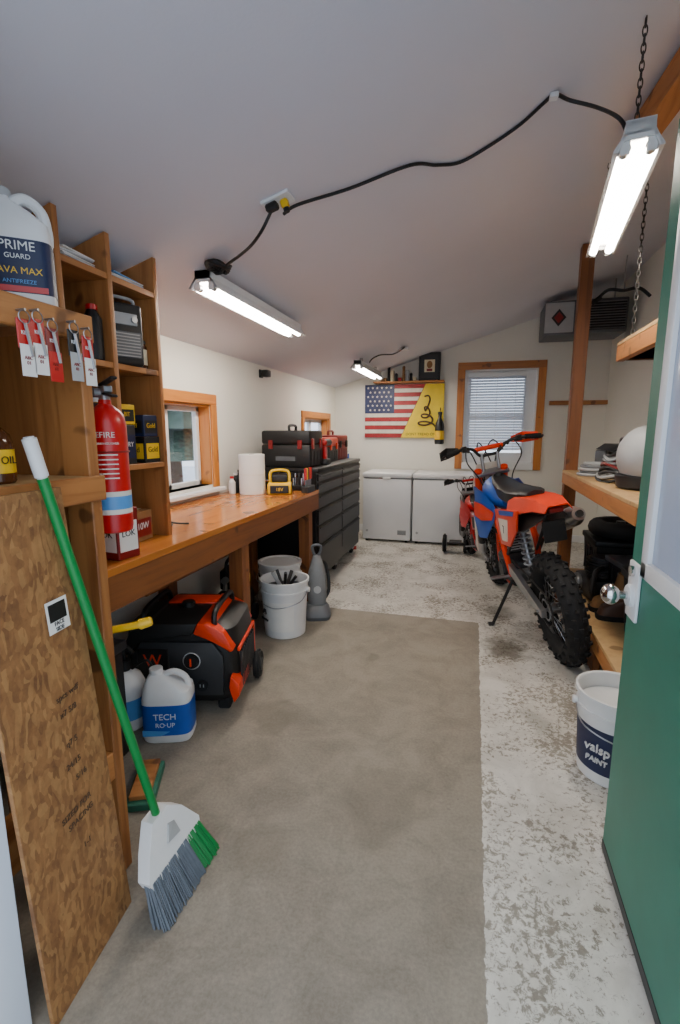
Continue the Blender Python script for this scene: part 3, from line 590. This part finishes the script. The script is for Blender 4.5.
# generator
b=B('portable_generator',); gw,gd,gh=.56,.44,.46
def rr(w,d,z,p=.35,n=36): return [(w/2*math.copysign(abs(math.cos(2*math.pi*k/n))**p,math.cos(2*math.pi*k/n)),d/2*math.copysign(abs(math.sin(2*math.pi*k/n))**p,math.sin(2*math.pi*k/n)),z) for k in range(n)]
b.loft([rr(gw*.9,gd*.86,.05),rr(gw,gd*.96,.09),rr(gw,gd*.98,.34),rr(gw*.95,gd*.93,.42),rr(gw*.8,gd*.75,.445)],black)
b.prism([(-.285,.30),(-.22,.42),(-.13,.46),(.10,.46),(.07,.40),(-.10,.40),(-.19,.375),(-.24,.30)],'XZ',-.225,.21,black,.008)
b.prism([(.08,.41),(.10,.463),(.14,.463),(.225,.42),(.27,.33),(.25,.32),(.19,.375),(.10,.40)],'XZ',-.228,.21,orange,.008)
b.prism([(.262,.06),(.29,.10),(.29,.16),(.25,.20),(.24,.14)],'XZ',-.228,.0,orange,.006)
b.prism([(-.262,.06),(-.29,.10),(-.29,.20),(-.262,.21)],'XZ',-.228,-.15,orange,.004)
b.box((-.14,.05,.445),(.12,.17,.47),orange,.01,None,2)
b.prism([(-.21,.10),(.215,.10),(.22,.30),(.17,.37),(-.17,.37),(-.22,.30)],'XZ',-.230,-.20,dgrey,.008)
b.box((-.19,-.238,.215),(-.04,-.226,.34),blackg,.004); b.text('W',.085,orange,face((-.115,-.2395,.28),(1,0,0),(0,0,1)))
b.cyl((.07,-.225,.28),(.07,-.25,.28),.034,blackg,seg=24,bev=.004); b.torus((.07,-.234,.28),.040,.003,lgrey,'Y',28,6); b.box((.066,-.256,.26),(.074,-.249,.30),orange,.002)
for i in range(4):
    b.cyl((-.14+i*.085,-.226,.155),(-.14+i*.085,-.240,.155),.028,black,seg=18,bev=.002)
    for kx in (-.008,.008): b.box((-.14+i*.085+kx-.002,-.242,.15),(-.14+i*.085+kx+.002,-.239,.165),lgrey,0)
for i in range(10): b.box((.280,-.15+i*.030,.11),(.292,-.135+i*.030,.29),dgrey,.003)
b.box((.276,-.18,.305),(.288,.16,.325),orange,.003); b.box((.276,.15,.14),(.288,.175,.32),orange,.003)
b.cyl((-.02,.02,.445),(-.02,.02,.485),.035,black,seg=22,bev=.006)
for sx in (-1,1): b.tube([(sx*.17,-.18,.43),(sx*.17,-.15,.50),(sx*.17,.12,.50),(sx*.17,.17,.43)],.014,black)
for sx in (-1,1):
    b.cyl((sx*.29,.14,.08),(sx*.325,.14,.08),.08,rubber,seg=28,bev=.012); b.cyl((sx*.32,.14,.08),(sx*.33,.14,.08),.035,dgrey,seg=20); b.box((sx*.2-.03,-.18,0),(sx*.2+.03,-.12,.06),rubber,.008)
b.fin(M=T(-1.41,2.13,0,14,0,0,1.03))
b,M=jug('windshield_fluid_jug',-1.31,1.76,0,.22,.16,.33,white,white,blue,[('TECH',.04,white,.13),('RO·UP',.03,white,.09)],20,capr=.026,side=False); b.prism([(-.1,.04),(-.02,.04),(.02,.06),(-.1,.07)],'XZ',-.0835,-.082,lblue); b.fin(M=M)
b=B('weed_sprayer'); b.lathe([(.08,0),(.09,.01),(.09,.20),(.07,.25),(.03,.28)],white,(0,0,0),24); b.lathe([(.0905,.06),(.0905,.16)],lblue,(0,0,0),24); b.cyl((0,0,.28),(0,0,.33),.03,black,bev=.004); b.tube([(-.05,0,.37),(0,0,.40),(.05,0,.37)],.012,black); b.cyl((0,0,.33),(0,0,.4),.008,black); b.tube([(.04,0,.29),(.12,.02,.33),(.14,.04,.18),(.11,.05,.04)],.006,black); b.fin(M=T(-1.55,1.77,0))
b=B('scrap_board'); b.box((-.04,-.12,0),(.06,.12,.03),teal,.003); b.box((-.03,-.1,.03),(.045,.11,.05),WX,.003); b.fin(M=T(-1.20,1.42,0,25))
b=B('pry_bar'); b.tube([(-1.22,1.17,.75),(-1.14,1.20,.757),(-1.06,1.24,.768),(-1.02,1.26,.775)],.012,yellow,10); b.cyl((-1.03,1.255,.773),(-.995,1.275,.782),.018,yellow,r2=.015,bev=.003); b.fin()
b=B('storage_crate'); b.box((-.2,-.12,0),(.2,.12,.50),black,.015,None,2); b.box((-.215,-.13,.48),(.215,.13,.525),dgrey,.01,None,2)
for i in range(6): b.box((-.17+i*.06,-.126,.04),(-.14+i*.06,-.118,.45),dgrey,.002)
b.fin(M=T(-1.60,1.48,0))
b=B('battery_charger_unit'); b.box((-.16,-.12,0),(.16,.12,.24),dgrey,.015,None,2); b.box((-.17,-.13,.22),(.17,.13,.26),black,.01,None,2); b.tube([(-.1,0,.26),(-.08,0,.32),(.08,0,.32),(.1,0,.26)],.01,black); b.fin(M=T(-1.66,2.66,0,5))
b=B('bench_shelf'); b.box((-1.82,1.9,.60),(-1.5,2.9,.62),WDY,.002)
for yy in (2.0,2.8): b.box((-1.55,yy,.62),(-1.52,yy+.03,.75),WDZ,.002)
b.fin()
b=B('hose_coil')
for k in range(5): b.torus((.01*math.sin(k*2),0,.015+.022*k),.10-.004*k,.012,[dgrey,black,mgrey][k%3],'Z',24,7)
b.fin(M=T(-1.64,2.45,.621))
b=B('air_compressor'); b.cyl((0,-.15,.17),(0,.15,.17),.12,black,seg=30,bev=.03); b.box((-.07,-.09,.28),(.07,.09,.42),black,.012,None,2); b.cyl((.08,0,.34),(.11,0,.34),.06,yellow,seg=22,bev=.005); b.cyl((-.02,-.12,.29),(-.02,-.12,.36),.015,steel); b.cyl((-.02,-.135,.36),(-.02,-.105,.36),.025,alu)
b.tube([(0,-.14,.42),(0,-.12,.50),(0,.12,.50),(0,.14,.42),],.012,black)
b.cyl((-.10,.1,.06),(-.14,.1,.06),.06,rubber); b.cyl((.10,.1,.06),(.14,.1,.06),.06,rubber); b.box((-.08,-.12,0),(.08,-.09,.07),rubber,.004); b.fin(M=T(-1.64,3.02,0,10))
# upright vacuum
b=B('upright_vacuum'); 
b.loft([rr(.20,.25,.0,.5),rr(.22,.27,.03,.5),rr(.20,.25,.07,.55),rr(.15,.17,.11,.7)],mgrey)
b.loft([[(x,y+.02,z) for x,y,z in rr(.14,.15,.10,.8)],[(x,y+.02,z) for x,y,z in rr(.16,.16,.18,.8)],[(x,y+.03,z) for x,y,z in rr(.15,.15,.34,.8)],[(x,y+.035,z) for x,y,z in rr(.10,.11,.44,.9)],[(x,y+.04,z) for x,y,z in rr(.06,.06,.50,1)]],grey)
b.tube([(0,.04,.48),(-.03,.04,.53),(-.03,.04,.58),(.03,.04,.58),(.03,.04,.53),(0,.04,.48)],.012,mgrey,8)
b.tube([(.06,.06,.12),(.10,.08,.2),(.08,.08,.4),(.02,.05,.46)],.014,dgrey,10); b.cyl((0,-.058,.24),(0,-.064,.24),.03,lgrey)
b.fin(M=T(-1.10,3.32,0,20,0,0,.93))
# dolly
b=B('wheel_dolly'); b.cyl((-.30,5.55,.11),(-.26,5.55,.11),.11,rubber,seg=28,bev=.012); b.cyl((-.305,5.55,.11),(-.255,5.55,.11),.06,lgrey,seg=20); b.cyl((-.28,5.55,.11),(-.05,5.58,.11),.012,dsteel); b.cyl((-.07,5.58,.11),(-.03,5.58,.11),.11,rubber,seg=28,bev=.012); b.box((-.23,5.5,.12),(-.09,5.64,.135),dsteel,.003); b.fin()
# ---------------------------------------------------------------- right side rack
b=B('storage_rack'); rx=.70
b.box((rx,4.12,0),(rx+.089,4.209,cz(rx)-.002),WDZ); b.box((rx,2.2,0),(rx+.089,2.289,1.9),WDZ); b.box((1.4,4.12,0),(1.489,4.209,2.4),WDZ); b.box((1.4,2.2,0),(1.489,2.289,2.4),WDZ)
for zz,ye,ox in ((1.09,4.12,0),(.30,4.12,0),(1.87,3.05,.05)):
    b.box((rx-.02+ox,2.29,zz-.10),(rx+.018+ox,ye,zz-.02),WY); b.box((rx-.02+ox,2.2,zz-.019),(1.495,ye,zz),PLY,.002)
    for yy in (2.35,3.0,ye-.05): b.box((rx+.02+ox,yy-.02,zz-.10),(1.40,yy+.018,zz-.02),WX)
b.fin()
b=B('ceiling_beam'); 
p0=V((.62,2.62,2.585));p1=V((.71,1.7,2.62)); d=(p1-p0); r=d.cross(V((0,0,1))).normalized()*.045; u=V((0,0,.10))
b.loft([[p0-r,p0+r,p0+r+u,p0-r+u],[p1-r,p1+r,p1+r+u*.98,p1-r+u*.98]],WY); b.fin()
b=B('motorcycle_helmet'); b.ball((0,0,.15),(.125,.15,.14),lgrey,seg=28); b.ball((0,-.09,.09),(.08,.11,.07),lgrey); b.box((-.09,-.17,.11),(.09,-.05,.18),black,.03,None,3); b.prism([(-.10,.20),(-.2,.235),(-.27,.23),(-.27,.222),(-.2,.222),(-.1,.16)],'YZ',-.09,.09,white,.004); b.lathe([(.10,0),(.115,.01),(.125,.06),(.11,.07)],dgrey); b.tube([(-.12,-.05,.18),(-.126,.05,.13),(-.08,.13,.1)],.006,dgrey); b.fin(M=T(.88,2.88,1.092,160,s=1.15) )
def bin_(name,x,y,z,sx,sy,sz,m,lid,rz=0):
    b=B(name); b.loft([[(-sx*.45,-sy*.45,0),(sx*.45,-sy*.45,0),(sx*.45,sy*.45,0),(-sx*.45,sy*.45,0)],[(-sx/2,-sy/2,sz*.9),(sx/2,-sy/2,sz*.9),(sx/2,sy/2,sz*.9),(-sx/2,sy/2,sz*.9)]],m); b.box((-sx*.53,-sy*.53,sz*.88),(sx*.53,sy*.53,sz),lid,.008,None,2)
    for k in range(5): b.box((-sx*.5,-sy*.4+k*sy*.18,sz*.2),(-sx*.468,-sy*.4+k*sy*.18+.015,sz*.8),m,.002)
    b.box((-sx*.52,-.05,sz*.7),(-sx*.49,.05,sz*.78),lid,.004); b.fin(M=T(x,y,z,rz))
bin_('storage_bin',1.05,2.62,.301,.45,.5,.36,black,dgrey); bin_('storage_bin',1.10,3.20,.301,.40,.44,.30,black,mgrey,9); bin_('storage_bin',1.05,3.80,.301,.4,.40,.34,dgrey,black)
bin_('storage_bin',1.22,3.45,1.091,.4,.35,.22,dgrey,grey); bin_('storage_bin',1.14,2.72,1.871,.4,.5,.3,grey,dgrey)
b=B('engine_block'); b.box((-.12,-.14,0),(.12,.14,.14),dsteel,.02,None,2); b.cyl((0,0,.13),(0,0,.27),.08,dgrey,seg=24)
for k in range(6): b.cyl((0,0,.15+.02*k),(0,0,.157+.02*k),.10,dsteel,seg=24)
b.cyl((-.12,.05,.08),(-.15,.05,.08),.06,alu,seg=20,bev=.006); b.tube([(-.05,-.12,.22),(-.12,-.18,.2),(-.14,-.2,.08)],.018,dsteel); b.fin(M=T(.86,3.45,.301,10))
b=B('work_boots')
for i,(ox,oy) in enumerate(((0,0),(.0,.13))):
    b.loft([[(x+ox,y+oy,z) for x,y,z in ring] for ring in ([(q[0]*1,q[1],0) for q in rr(.28,.10,0,.6)],[(q[0],q[1],.03) for q in rr(.29,.105,0,.6)])],rubber)
    b.loft([[(q[0]+ox,q[1]+oy,q[2]) for q in rr(.27,.095,.03,.6)],[(q[0]+ox+.01,q[1]+oy,q[2]) for q in rr(.25,.09,.08,.6)],[(q[0]+ox+.06,q[1]+oy,q[2]) for q in rr(.14,.09,.13,.7)],[(q[0]+ox+.07,q[1]+oy,q[2]) for q in rr(.12,.095,.24,.8)]],brown if i else pm('boot_leather','#4a3020',.6))
b.fin(M=T(.88,3.02,.301,5))
b=B('toolbox'); b.box((-.14,-.2,0),(.14,.2,.16),mgrey,.012,None,2); b.prism([(-.14,.165),(.14,.165),(.08,.21),(-.08,.21)],'XZ',-.2,.2,dgrey,.004); b.tube([(0,-.1,.21),(0,-.08,.25),(0,.08,.25),(0,.1,.21)],.01,steel); b.fin(M=T(1.04,3.88,1.091,3))
b=B('fuel_can'); b.box((-.1,-.13,0),(.1,.13,.26),dred,.03,None,3); b.cyl((0,.07,.25),(0,.10,.33),.022,yellow,seg=14); b.tube([(0,-.11,.25),(0,-.09,.31),(0,.02,.31),(0,.04,.25)],.012,dred); b.box((-.102,-.09,.07),(-.1,.09,.19),cream,0); b.fin(M=T(1.2,3.05,1.091,15))
b=B('rope_coil')
for k in range(5): b.torus((.01*math.sin(k*2),.01*math.cos(k),.012+.018*k),.10-.006*k,.010,[lgrey,grey][k%2],'Z',26,7)
b.fin(M=T(.80,3.62,1.091))
b=B('jumper_cables')
for k in range(8): b.tube([(.10*math.cos(t)*(1-.06*k),.16*math.sin(t)*(1-.05*k),.012+.022*k+.012*math.sin(3*t+k)) for t in [j*math.pi/5 for j in range(10)]],.009,[black,lgrey,dgrey,black,dred,grey,lgrey,black][k],6,4,True)
b.fin(M=T(.84,3.27,1.091))
b=B('spare_tire'); b.torus((0,0,.07),.15,.06,rubber,'Z',36,12); b.torus((0,0,.07),.10,.02,dsteel,'Z',30,8); b.cyl((0,0,.02),(0,0,.12),.03,dsteel)
for k in range(5): b.cyl((0,0,.07),(.1*math.cos(k*1.257),.1*math.sin(k*1.257),.07),.012,dsteel,seg=8)
b.fin(M=T(1.04,3.80,.635))
b=B('tarp_bundle'); b.tube([(-.12,-.18,.07),(-.04,-.05,.08),(.02,.08,.085),(.1,.2,.07)],lambda t:.07+.015*math.sin(9*t),mgrey,14,6); b.torus((-.02,0,.08),.085,.006,yellow,'Y',20,6); b.fin(M=T(.98,2.65,.662))
bin_('storage_bin',1.0,2.6,0,.45,.45,.19,dgrey,black)
b=B('lumber_plank'); b.box((.72,2.9,0),(.76,4.05,.14),WDY,.003); b.fin()
# heater
b=B('unit_heater'); hx0,hx1,hy0,hy1,hz0,hz1=.64,1.40,5.55,6.0,2.36,2.69
b.box((hx0,hy0,hz0),(hx1,hy1,hz1),mgrey,.012,None,2); b.box((hx0+.0,hy0-.006,hz0+.02),(hx0+.27,hy0+.002,hz1-.02),lgrey,.003)
b.prism([(hx0+.13,hz0+.08),(hx0+.20,hz0+.165),(hx0+.13,hz0+.25),(hx0+.06,hz0+.165)],'XZ',hy0-.010,hy0-.005,black); b.prism([(hx0+.13,hz0+.11),(hx0+.175,hz0+.165),(hx0+.13,hz0+.22),(hx0+.085,hz0+.165)],'XZ',hy0-.012,hy0-.009,dred)
b.box((hx0+.29,hy0-.004,hz0+.03),(hx1-.02,hy0+.002,hz1-.03),black,.002)
for i in range(11): b.box((-.225,-.012,-.001),(.225,.012,.001),steel,0,T((hx0+.29+hx1-.02)/2,hy0-.008,hz0+.045+i*.025,0,35))
for xx in (hx0+.08,hx1-.08): b.cyl((xx,5.78,hz1-.01),(xx,5.78,cz(xx)-.003),.008,steel,seg=8)
b.cyl((hx1-.15,6.0,2.55),(hx1-.15,6.495,2.55),.05,alu,seg=20); b.fin()
b=B('hanging_handlebar'); b.tube([(1.0,5.0,2.55),(1.08,4.98,2.62),(1.2,4.95,2.6),(1.32,4.98,2.62),(1.42,5.0,2.55)],.014,black,10); b.cyl((.96,5.01,2.52),(1.03,4.99,2.57),.02,rubber); b.tube([(1.2,4.95,2.6),(1.2,4.97,2.75),(1.2,4.95,cz(1.2)-.004)],.006,steel); b.fin()
# ---------------------------------------------------------------- motorcycle
def bike(name,M,c1,c2,c3,foot,shr):
    b=B(name)
    def wheel(y,zc,Ro,w,n,disc):
        R=Ro-w*.5-.008; c=(0,y,zc)
        b.torus(c,R,w*.5,rubber,'X',48,12)
        for i in range(n):
            a=2*math.pi*i/n
            for k,(off,al) in enumerate(((-.045,.5),(0,0),(.045,-.5)) if i%2==0 else ((-.026,.3),(.026,-.3),(-.062,.9),(.062,-.9))):
                ofs=off*w/.12; rad=R+math.sqrt(max(0,(w*.5)**2-ofs**2))
                Mk=Matrix.Translation(c)@Matrix.Rotation(a,4,'X')@Matrix.Translation((ofs,0,rad))@Matrix.Rotation(-al,4,'Y')
                b.box((-.012,-.010,-.010),(.012,.010,.009),rubber,.002,Mk)
        Rr=R-w*.36; b.torus(c,Rr,.016,black,'X',44,8,None,1.4)
        b.cyl((-.05,y,zc),(.05,y,zc),.030,alu,seg=20,bev=.004)
        for i in range(32):
            a=2*math.pi*i/32; s=1 if i%2 else -1; a2=a+(.35 if (i//2)%2 else -.35)
            b.cyl((s*.045,y+.03*math.cos(a2),zc+.03*math.sin(a2)),(0,y+Rr*math.cos(a),zc+Rr*math.sin(a)),.0016,steel,seg=4)
        b.torus((disc*.06,y,zc),.10,.012,steel,'X',36,6,None,.2)
        b.cyl((-.12,y,zc),(.12,y,zc),.010,steel,seg=10)
    wheel(0,.33,.33,.12,40,1); wheel(1.47,.345,.345,.088,40,-1)
    b.torus((-.066,0,.33),.10,.008,dsteel,'X',40,6,None,.35); b.torus((-.066,0,.33),.06,.006,steel,'X',24,6,None,.35)
    ch=[(-.066,-.105*math.cos(t),.33+.105*math.sin(t)) for t in [(-1.3+.26*k) for k in range(11)]]+[(-.066,.60,.46),(-.066,.65,.43),(-.066,.61,.39)]
    b.tube(ch,.006,dsteel,6,2,True)
    for s in (-1,1):
        b.loft([[(s*.095+dx,y,z+dz) for dx,dz in ((-.015,-h),(.015,-h),(.015,h),(-.015,h))] for y,z,h in ((-.05,.33,.022),(.1,.345,.03),(.4,.39,.04),(.58,.42,.035))],alu)
    b.box((-.1,.40,.36),(.1,.50,.43),alu,.01)
    for s in (-1,1):
        b.tube([(s*.09,.58,.36),(s*.11,.60,.55),(s*.10,.72,.76),(s*.05,1.02,.92)],.020,c1,10,5)
        b.tube([(s*.03,1.06,.86),(s*.05,1.0,.60),(s*.08,.93,.34),(s*.08,.70,.27),(s*.08,.56,.34)],.016,c1,10,5)
        b.tube([(s*.08,.66,.78),(s*.08,.3,.84),(s*.07,.12,.90)],.011,dgrey,8,4); b.tube([(s*.10,.6,.50),(s*.09,.36,.70),(s*.08,.2,.86)],.010,dgrey,8,4)
        b.box((s*.19-.05,.56,.36),(s*.19+.05,.60,.375),steel,.003); b.cyl((s*.1,.58,.36),(s*.16,.58,.365),.010,steel)
    b.cyl((0,1.09,.82),(0,1.045,.97),.032,c1,seg=18)
    b.box((-.10,.55,.28),(.10,.92,.46),dgrey,.03,None,3); b.cyl((.09,.68,.36),(.135,.68,.36),.085,alu,seg=30,bev=.01); b.cyl((-.09,.72,.37),(-.13,.72,.37),.075,dgrey,seg=30,bev=.01); b.cyl((.1,.84,.34),(.13,.84,.34),.05,alu,seg=24,bev=.006)
    Mc=T(0,.82,.45,0,-14)
    b.box((-.065,-.065,0),(.065,.065,.12),alu,.01,Mc); 
    for i in range(6): b.box((-.075,-.075,.01+i*.018),(.075,.075,.018+i*.018),dgrey,.002,Mc)
    b.box((-.06,-.065,.12),(.06,.065,.22),black,.012,Mc,2)
    for s in (-1,1): b.box((s*.115-.035,.93,.62),(s*.115+.035,.96,.84),alu,.004); b.tube([(s*.10,.94,.64),(s*.05,.90,.58),(0,.86,.60)],.012,black)
    b.tube([(.02,.91,.58),(.08,1.0,.52),(.14,.96,.42),(.155,.85,.40),(.145,.66,.52),(.14,.50,.66)],.02,dsteel,12,6)
    b.cyl((.145,.48,.67),(.165,.02,.84),.058,alu,seg=24,bev=.006); b.cyl((.165,.02,.84),(.168,-.045,.864),.056,alu,r2=.036,seg=24); b.cyl((.168,-.045,.864),(.17,-.06,.87),.02,black,seg=16); b.torus((.15,.36,.714),.060,.005,black,'Y',24,6)
    b.cyl((.0,.40,.42),(.0,.52,.76),.022,steel,seg=16)
    for i in range(8): b.torus((0,.42+.012*i,.48+.034*i),.036,.007,lgrey,'Z',20,6)
    def el(y,z,w,h,n=16): return [(w*math.cos(2*math.pi*k/n),y,z+h*math.sin(2*math.pi*k/n)) for k in range(n)]
    b.loft([el(.66,.86,.06,.05),el(.72,.88,.11,.08),el(.85,.91,.14,.10),el(.98,.92,.12,.10),el(1.04,.92,.05,.06)],shr)
    b.cyl((0,.90,1.0),(0,.905,1.035),.034,black,seg=20,bev=.004)
    for s in (-1,1):
        b.loft([[(s*.12,.62,.84),(s*.125,.70,.74),(s*.13,.72,.73),(s*.125,.66,.87)],[(s*.15,.80,.92),(s*.165,.86,.58),(s*.17,.88,.58),(s*.15,.84,.94)],[(s*.16,.98,.96),(s*.19,1.00,.56),(s*.195,1.02,.58),(s*.17,1.02,.96)],[(s*.14,1.10,.94),(s*.185,1.13,.72),(s*.18,1.14,.73),(s*.14,1.12,.94)]],shr)
        b.loft([[(s*.130,.66,.80),(s*.135,.72,.74),(s*.139,.72,.74),(s*.134,.66,.81)],[(s*.170,.84,.84),(s*.178,.87,.72),(s*.184,.87,.72),(s*.172,.84,.85)],[(s*.185,1.0,.84),(s*.198,1.01,.74),(s*.203,1.01,.74),(s*.19,1.0,.85)]],c1)
        b.prism([(.06,.92),(.62,.84),(.58,.60),(.36,.63),(.14,.78)],'YZ',s*.116,s*.130,c1,.004)
        b.prism([(.30,.82),(.54,.79),(.52,.64),(.38,.66)],'YZ',s*.130,s*.132,c3)
        b.prism([(.12,.905),(.50,.85),(.49,.82),(.16,.87)],'YZ',s*.130,s*.132,c2)
        b.text('7',.08,black,face((s*.134,.43,.73),(0,s,0),(0,0,1)))
    def seat(y,z,w,h): return [(-w,y,z-h),(-w*1.02,y,z-.015),(-w*.8,y,z),(0,y,z+.008),(w*.8,y,z),(w*1.02,y,z-.015),(w,y,z-h),(0,y,z-h)]
    b.loft([seat(.94,1.03,.045,.03),seat(.82,1.005,.07,.07),seat(.62,.985,.085,.08),seat(.38,.99,.095,.08),seat(.2,1.005,.085,.06),seat(.10,1.005,.05,.02)],black)
    def fen(y,z,w,dr,th=.006): return [(-w,y,z-dr),(-w*.7,y,z),(w*.7,y,z),(w,y,z-dr),(w*.96,y,z-dr-th),(w*.68,y,z-th),(-w*.68,y,z-th),(-w*.96,y,z-dr-th)]
    b.loft([fen(.36,.95,.125,.12),fen(.2,.975,.125,.11),fen(.02,.99,.115,.075),fen(-.12,.995,.10,.05),fen(-.24,.98,.07,.03)],c1)
    b.loft([fen(.36,.88,.10,.12),fen(.12,.88,.10,.10),fen(-.06,.90,.085,.05),fen(-.18,.93,.06,.02)],black)
    b.box((-.035,-.215,.935),(.035,-.195,.96),dred,.004); b.box((-.06,-.14,.76),(.06,-.132,.88),black,.004)
    for s in (-1,1):
        a=V((s*.10,1.50,.32)); t=V((s*.10,1.115,1.06)); b.cyl(a,a.lerp(t,.52),.027,dsteel,seg=18); b.cyl(a.lerp(t,.46),t,.029,c1 if c1!=red else alu,seg=18); b.cyl(a+V((0,0,-.02)),a.lerp(t,.10),.034,alu,seg=16,bev=.004)
        b.prism([(1.53,.30),(1.56,.36),(1.42,.66),(1.37,.64)],'YZ',s*.125,s*.137,c3,.004)
    b.box((-.135,-.035,-.018),(.135,.035,.018),alu,.01,T(0,1.215,.865,0,27),2); b.box((-.135,-.035,-.015),(.135,.035,.015),alu,.01,T(0,1.13,1.03,0,27),2)
    b.cyl((0,1.20,.86),(0,1.12,1.04),.018,steel)
    b.loft([fen(1.10,.76,.06,.02),fen(1.22,.795,.085,.035),fen(1.42,.80,.085,.035),fen(1.62,.775,.07,.025),fen(1.80,.715,.03,.01)],c1)
    b.loft([[(-.11,1.27,.80),(.11,1.27,.80),(.11,1.255,.80),(-.11,1.255,.80)],[(-.13,1.25,.95),(.13,1.25,.95),(.13,1.235,.95),(-.13,1.235,.95)],[(-.09,1.20,1.10),(.09,1.20,1.10),(.09,1.185,1.10),(-.09,1.185,1.10)]],c3)
    b.ball((0,1.27,.90),(.06,.02,.06),lgrey)
    H=Matrix.Translation((0,1.10,.10))@Matrix.Rotation(math.radians(12),4,'Z')@Matrix.Diagonal((.92,1,1,1))@Matrix.Translation((0,-1.10,0))
    b.tube([(-.41,.985,1.135),(-.26,1.03,1.155),(-.15,1.07,1.135),(-.08,1.10,1.075),(0,1.10,1.07),(.08,1.10,1.075),(.15,1.07,1.135),(.26,1.03,1.155),(.41,.985,1.135)],.0125,black,10,5,M=H)
    b.cyl((-.12,1.085,1.125),(.12,1.085,1.125),.018,c1,seg=16,bev=.004,M=H)
    for s in (-1,1):
        b.cyl((s*.29,1.022,1.152),(s*.41,.985,1.135),.019,rubber,seg=14,bev=.003,M=H); b.box((s*.24-.02,1.01,1.13),(s*.24+.02,1.05,1.175),black,.005,H)
        b.tube([(s*.24,1.05,1.155),(s*.29,1.09,1.14),(s*.40,1.07,1.12)],.006,alu,6,M=H)
        b.tube([(s*.17,1.09,1.12),(s*.24,1.14,1.14),(s*.36,1.12,1.13),(s*.43,1.04,1.12),(s*.425,.985,1.135)],.008,black,8,M=H)
        b.loft([[(s*.24,1.145,1.12),(s*.24,1.145,1.165),(s*.24,1.153,1.165),(s*.24,1.153,1.12)],[(s*.34,1.14,1.10),(s*.34,1.14,1.185),(s*.34,1.148,1.185),(s*.34,1.148,1.10)],[(s*.43,1.06,1.10),(s*.43,1.06,1.165),(s*.437,1.065,1.165),(s*.437,1.065,1.10)]],c1 if s>0 else black,H)
        b.cyl((s*.07,1.10,.95),(s*.07,1.10,1.08),.014,alu,M=H)
        b.tube([(s*.22,1.04,1.25),(s*.12,1.22,1.21),(s*.06,1.26,1.03),(s*.05,1.1,.85)],.0055,black,6)
        b.tube([(s*.10,1.06,1.19),(s*.05,1.16,1.27),(-s*.03,1.22,1.10),(-s*.06,1.12,.80)],.005,black,6)
        b.tube([(s*.18,1.02,1.25),(s*.20,.95,1.15),(s*.12,.98,1.0),(s*.08,.95,.8)],.005,black,6)
    if foot is not None:
        f=M.inverted()@V(foot); b.cyl((-.11,.50,.36),f+V((0,0,.004)),.011,black,seg=10); b.cyl(f,f+V((-.03,0,.006)),.02,black,seg=10)
    return b.fin(M=M)
Mb=Matrix.Translation((.60,3.02,.004))@Matrix.Rotation(math.radians(11.5),4,'Z')@Matrix.Rotation(math.radians(-12),4,'Y')@Matrix.Scale(1.05,4)
bike('dirt_bike',Mb,orange,blue,fwhite,(.19,3.49,.002),blue)
M2=Matrix.Translation((.26,4.52,.004))@Matrix.Rotation(math.radians(13),4,'Z')@Matrix.Rotation(math.radians(-8),4,'Y')@Matrix.Scale(.72,4)
bike('dirt_bike',M2,red,white,black,None,red)
# ---------------------------------------------------------------- outside trees
for i,(x,y) in enumerate(((-7,4.2),(-8.5,7),(-6.5,9.5),(-10,5.6))):
    b=B('pine_tree'); bark=pm('bark','#5b4b3e',.9,0,.3,20); leaf=pm('needles','#4a5c50',.9,0,.4,12,.5)
    b.cyl((0,0,-.1),(0,0,5),.16,bark,r2=.06,seg=12)
    for k in range(7): b.lathe([(1.3-k*.16,0),(.8-k*.1,.35),(.1,.9)],leaf,(0,0,.8+k*.65),14)
    b.fin(M=T(x,y,-.02))
# ---------------------------------------------------------------- world, camera
w=bpy.data.worlds.new('world'); bpy.context.scene.world=w; w.use_nodes=True; nt=w.node_tree; bg=nt.nodes['Background']
bg.inputs[0].default_value=(.74,.85,1.0,1); bg.inputs[1].default_value=2.6
cam=bpy.data.cameras.new('camera'); co=bpy.data.objects.new('camera',cam); bpy.context.scene.collection.objects.link(co)
cam.lens=480/1024*36; cam.sensor_width=36; cam.clip_start=.02
co.location=(0,0,1.4); co.rotation_euler=(math.radians(90-9.69),0,math.radians(15.49)); bpy.context.scene.camera=co
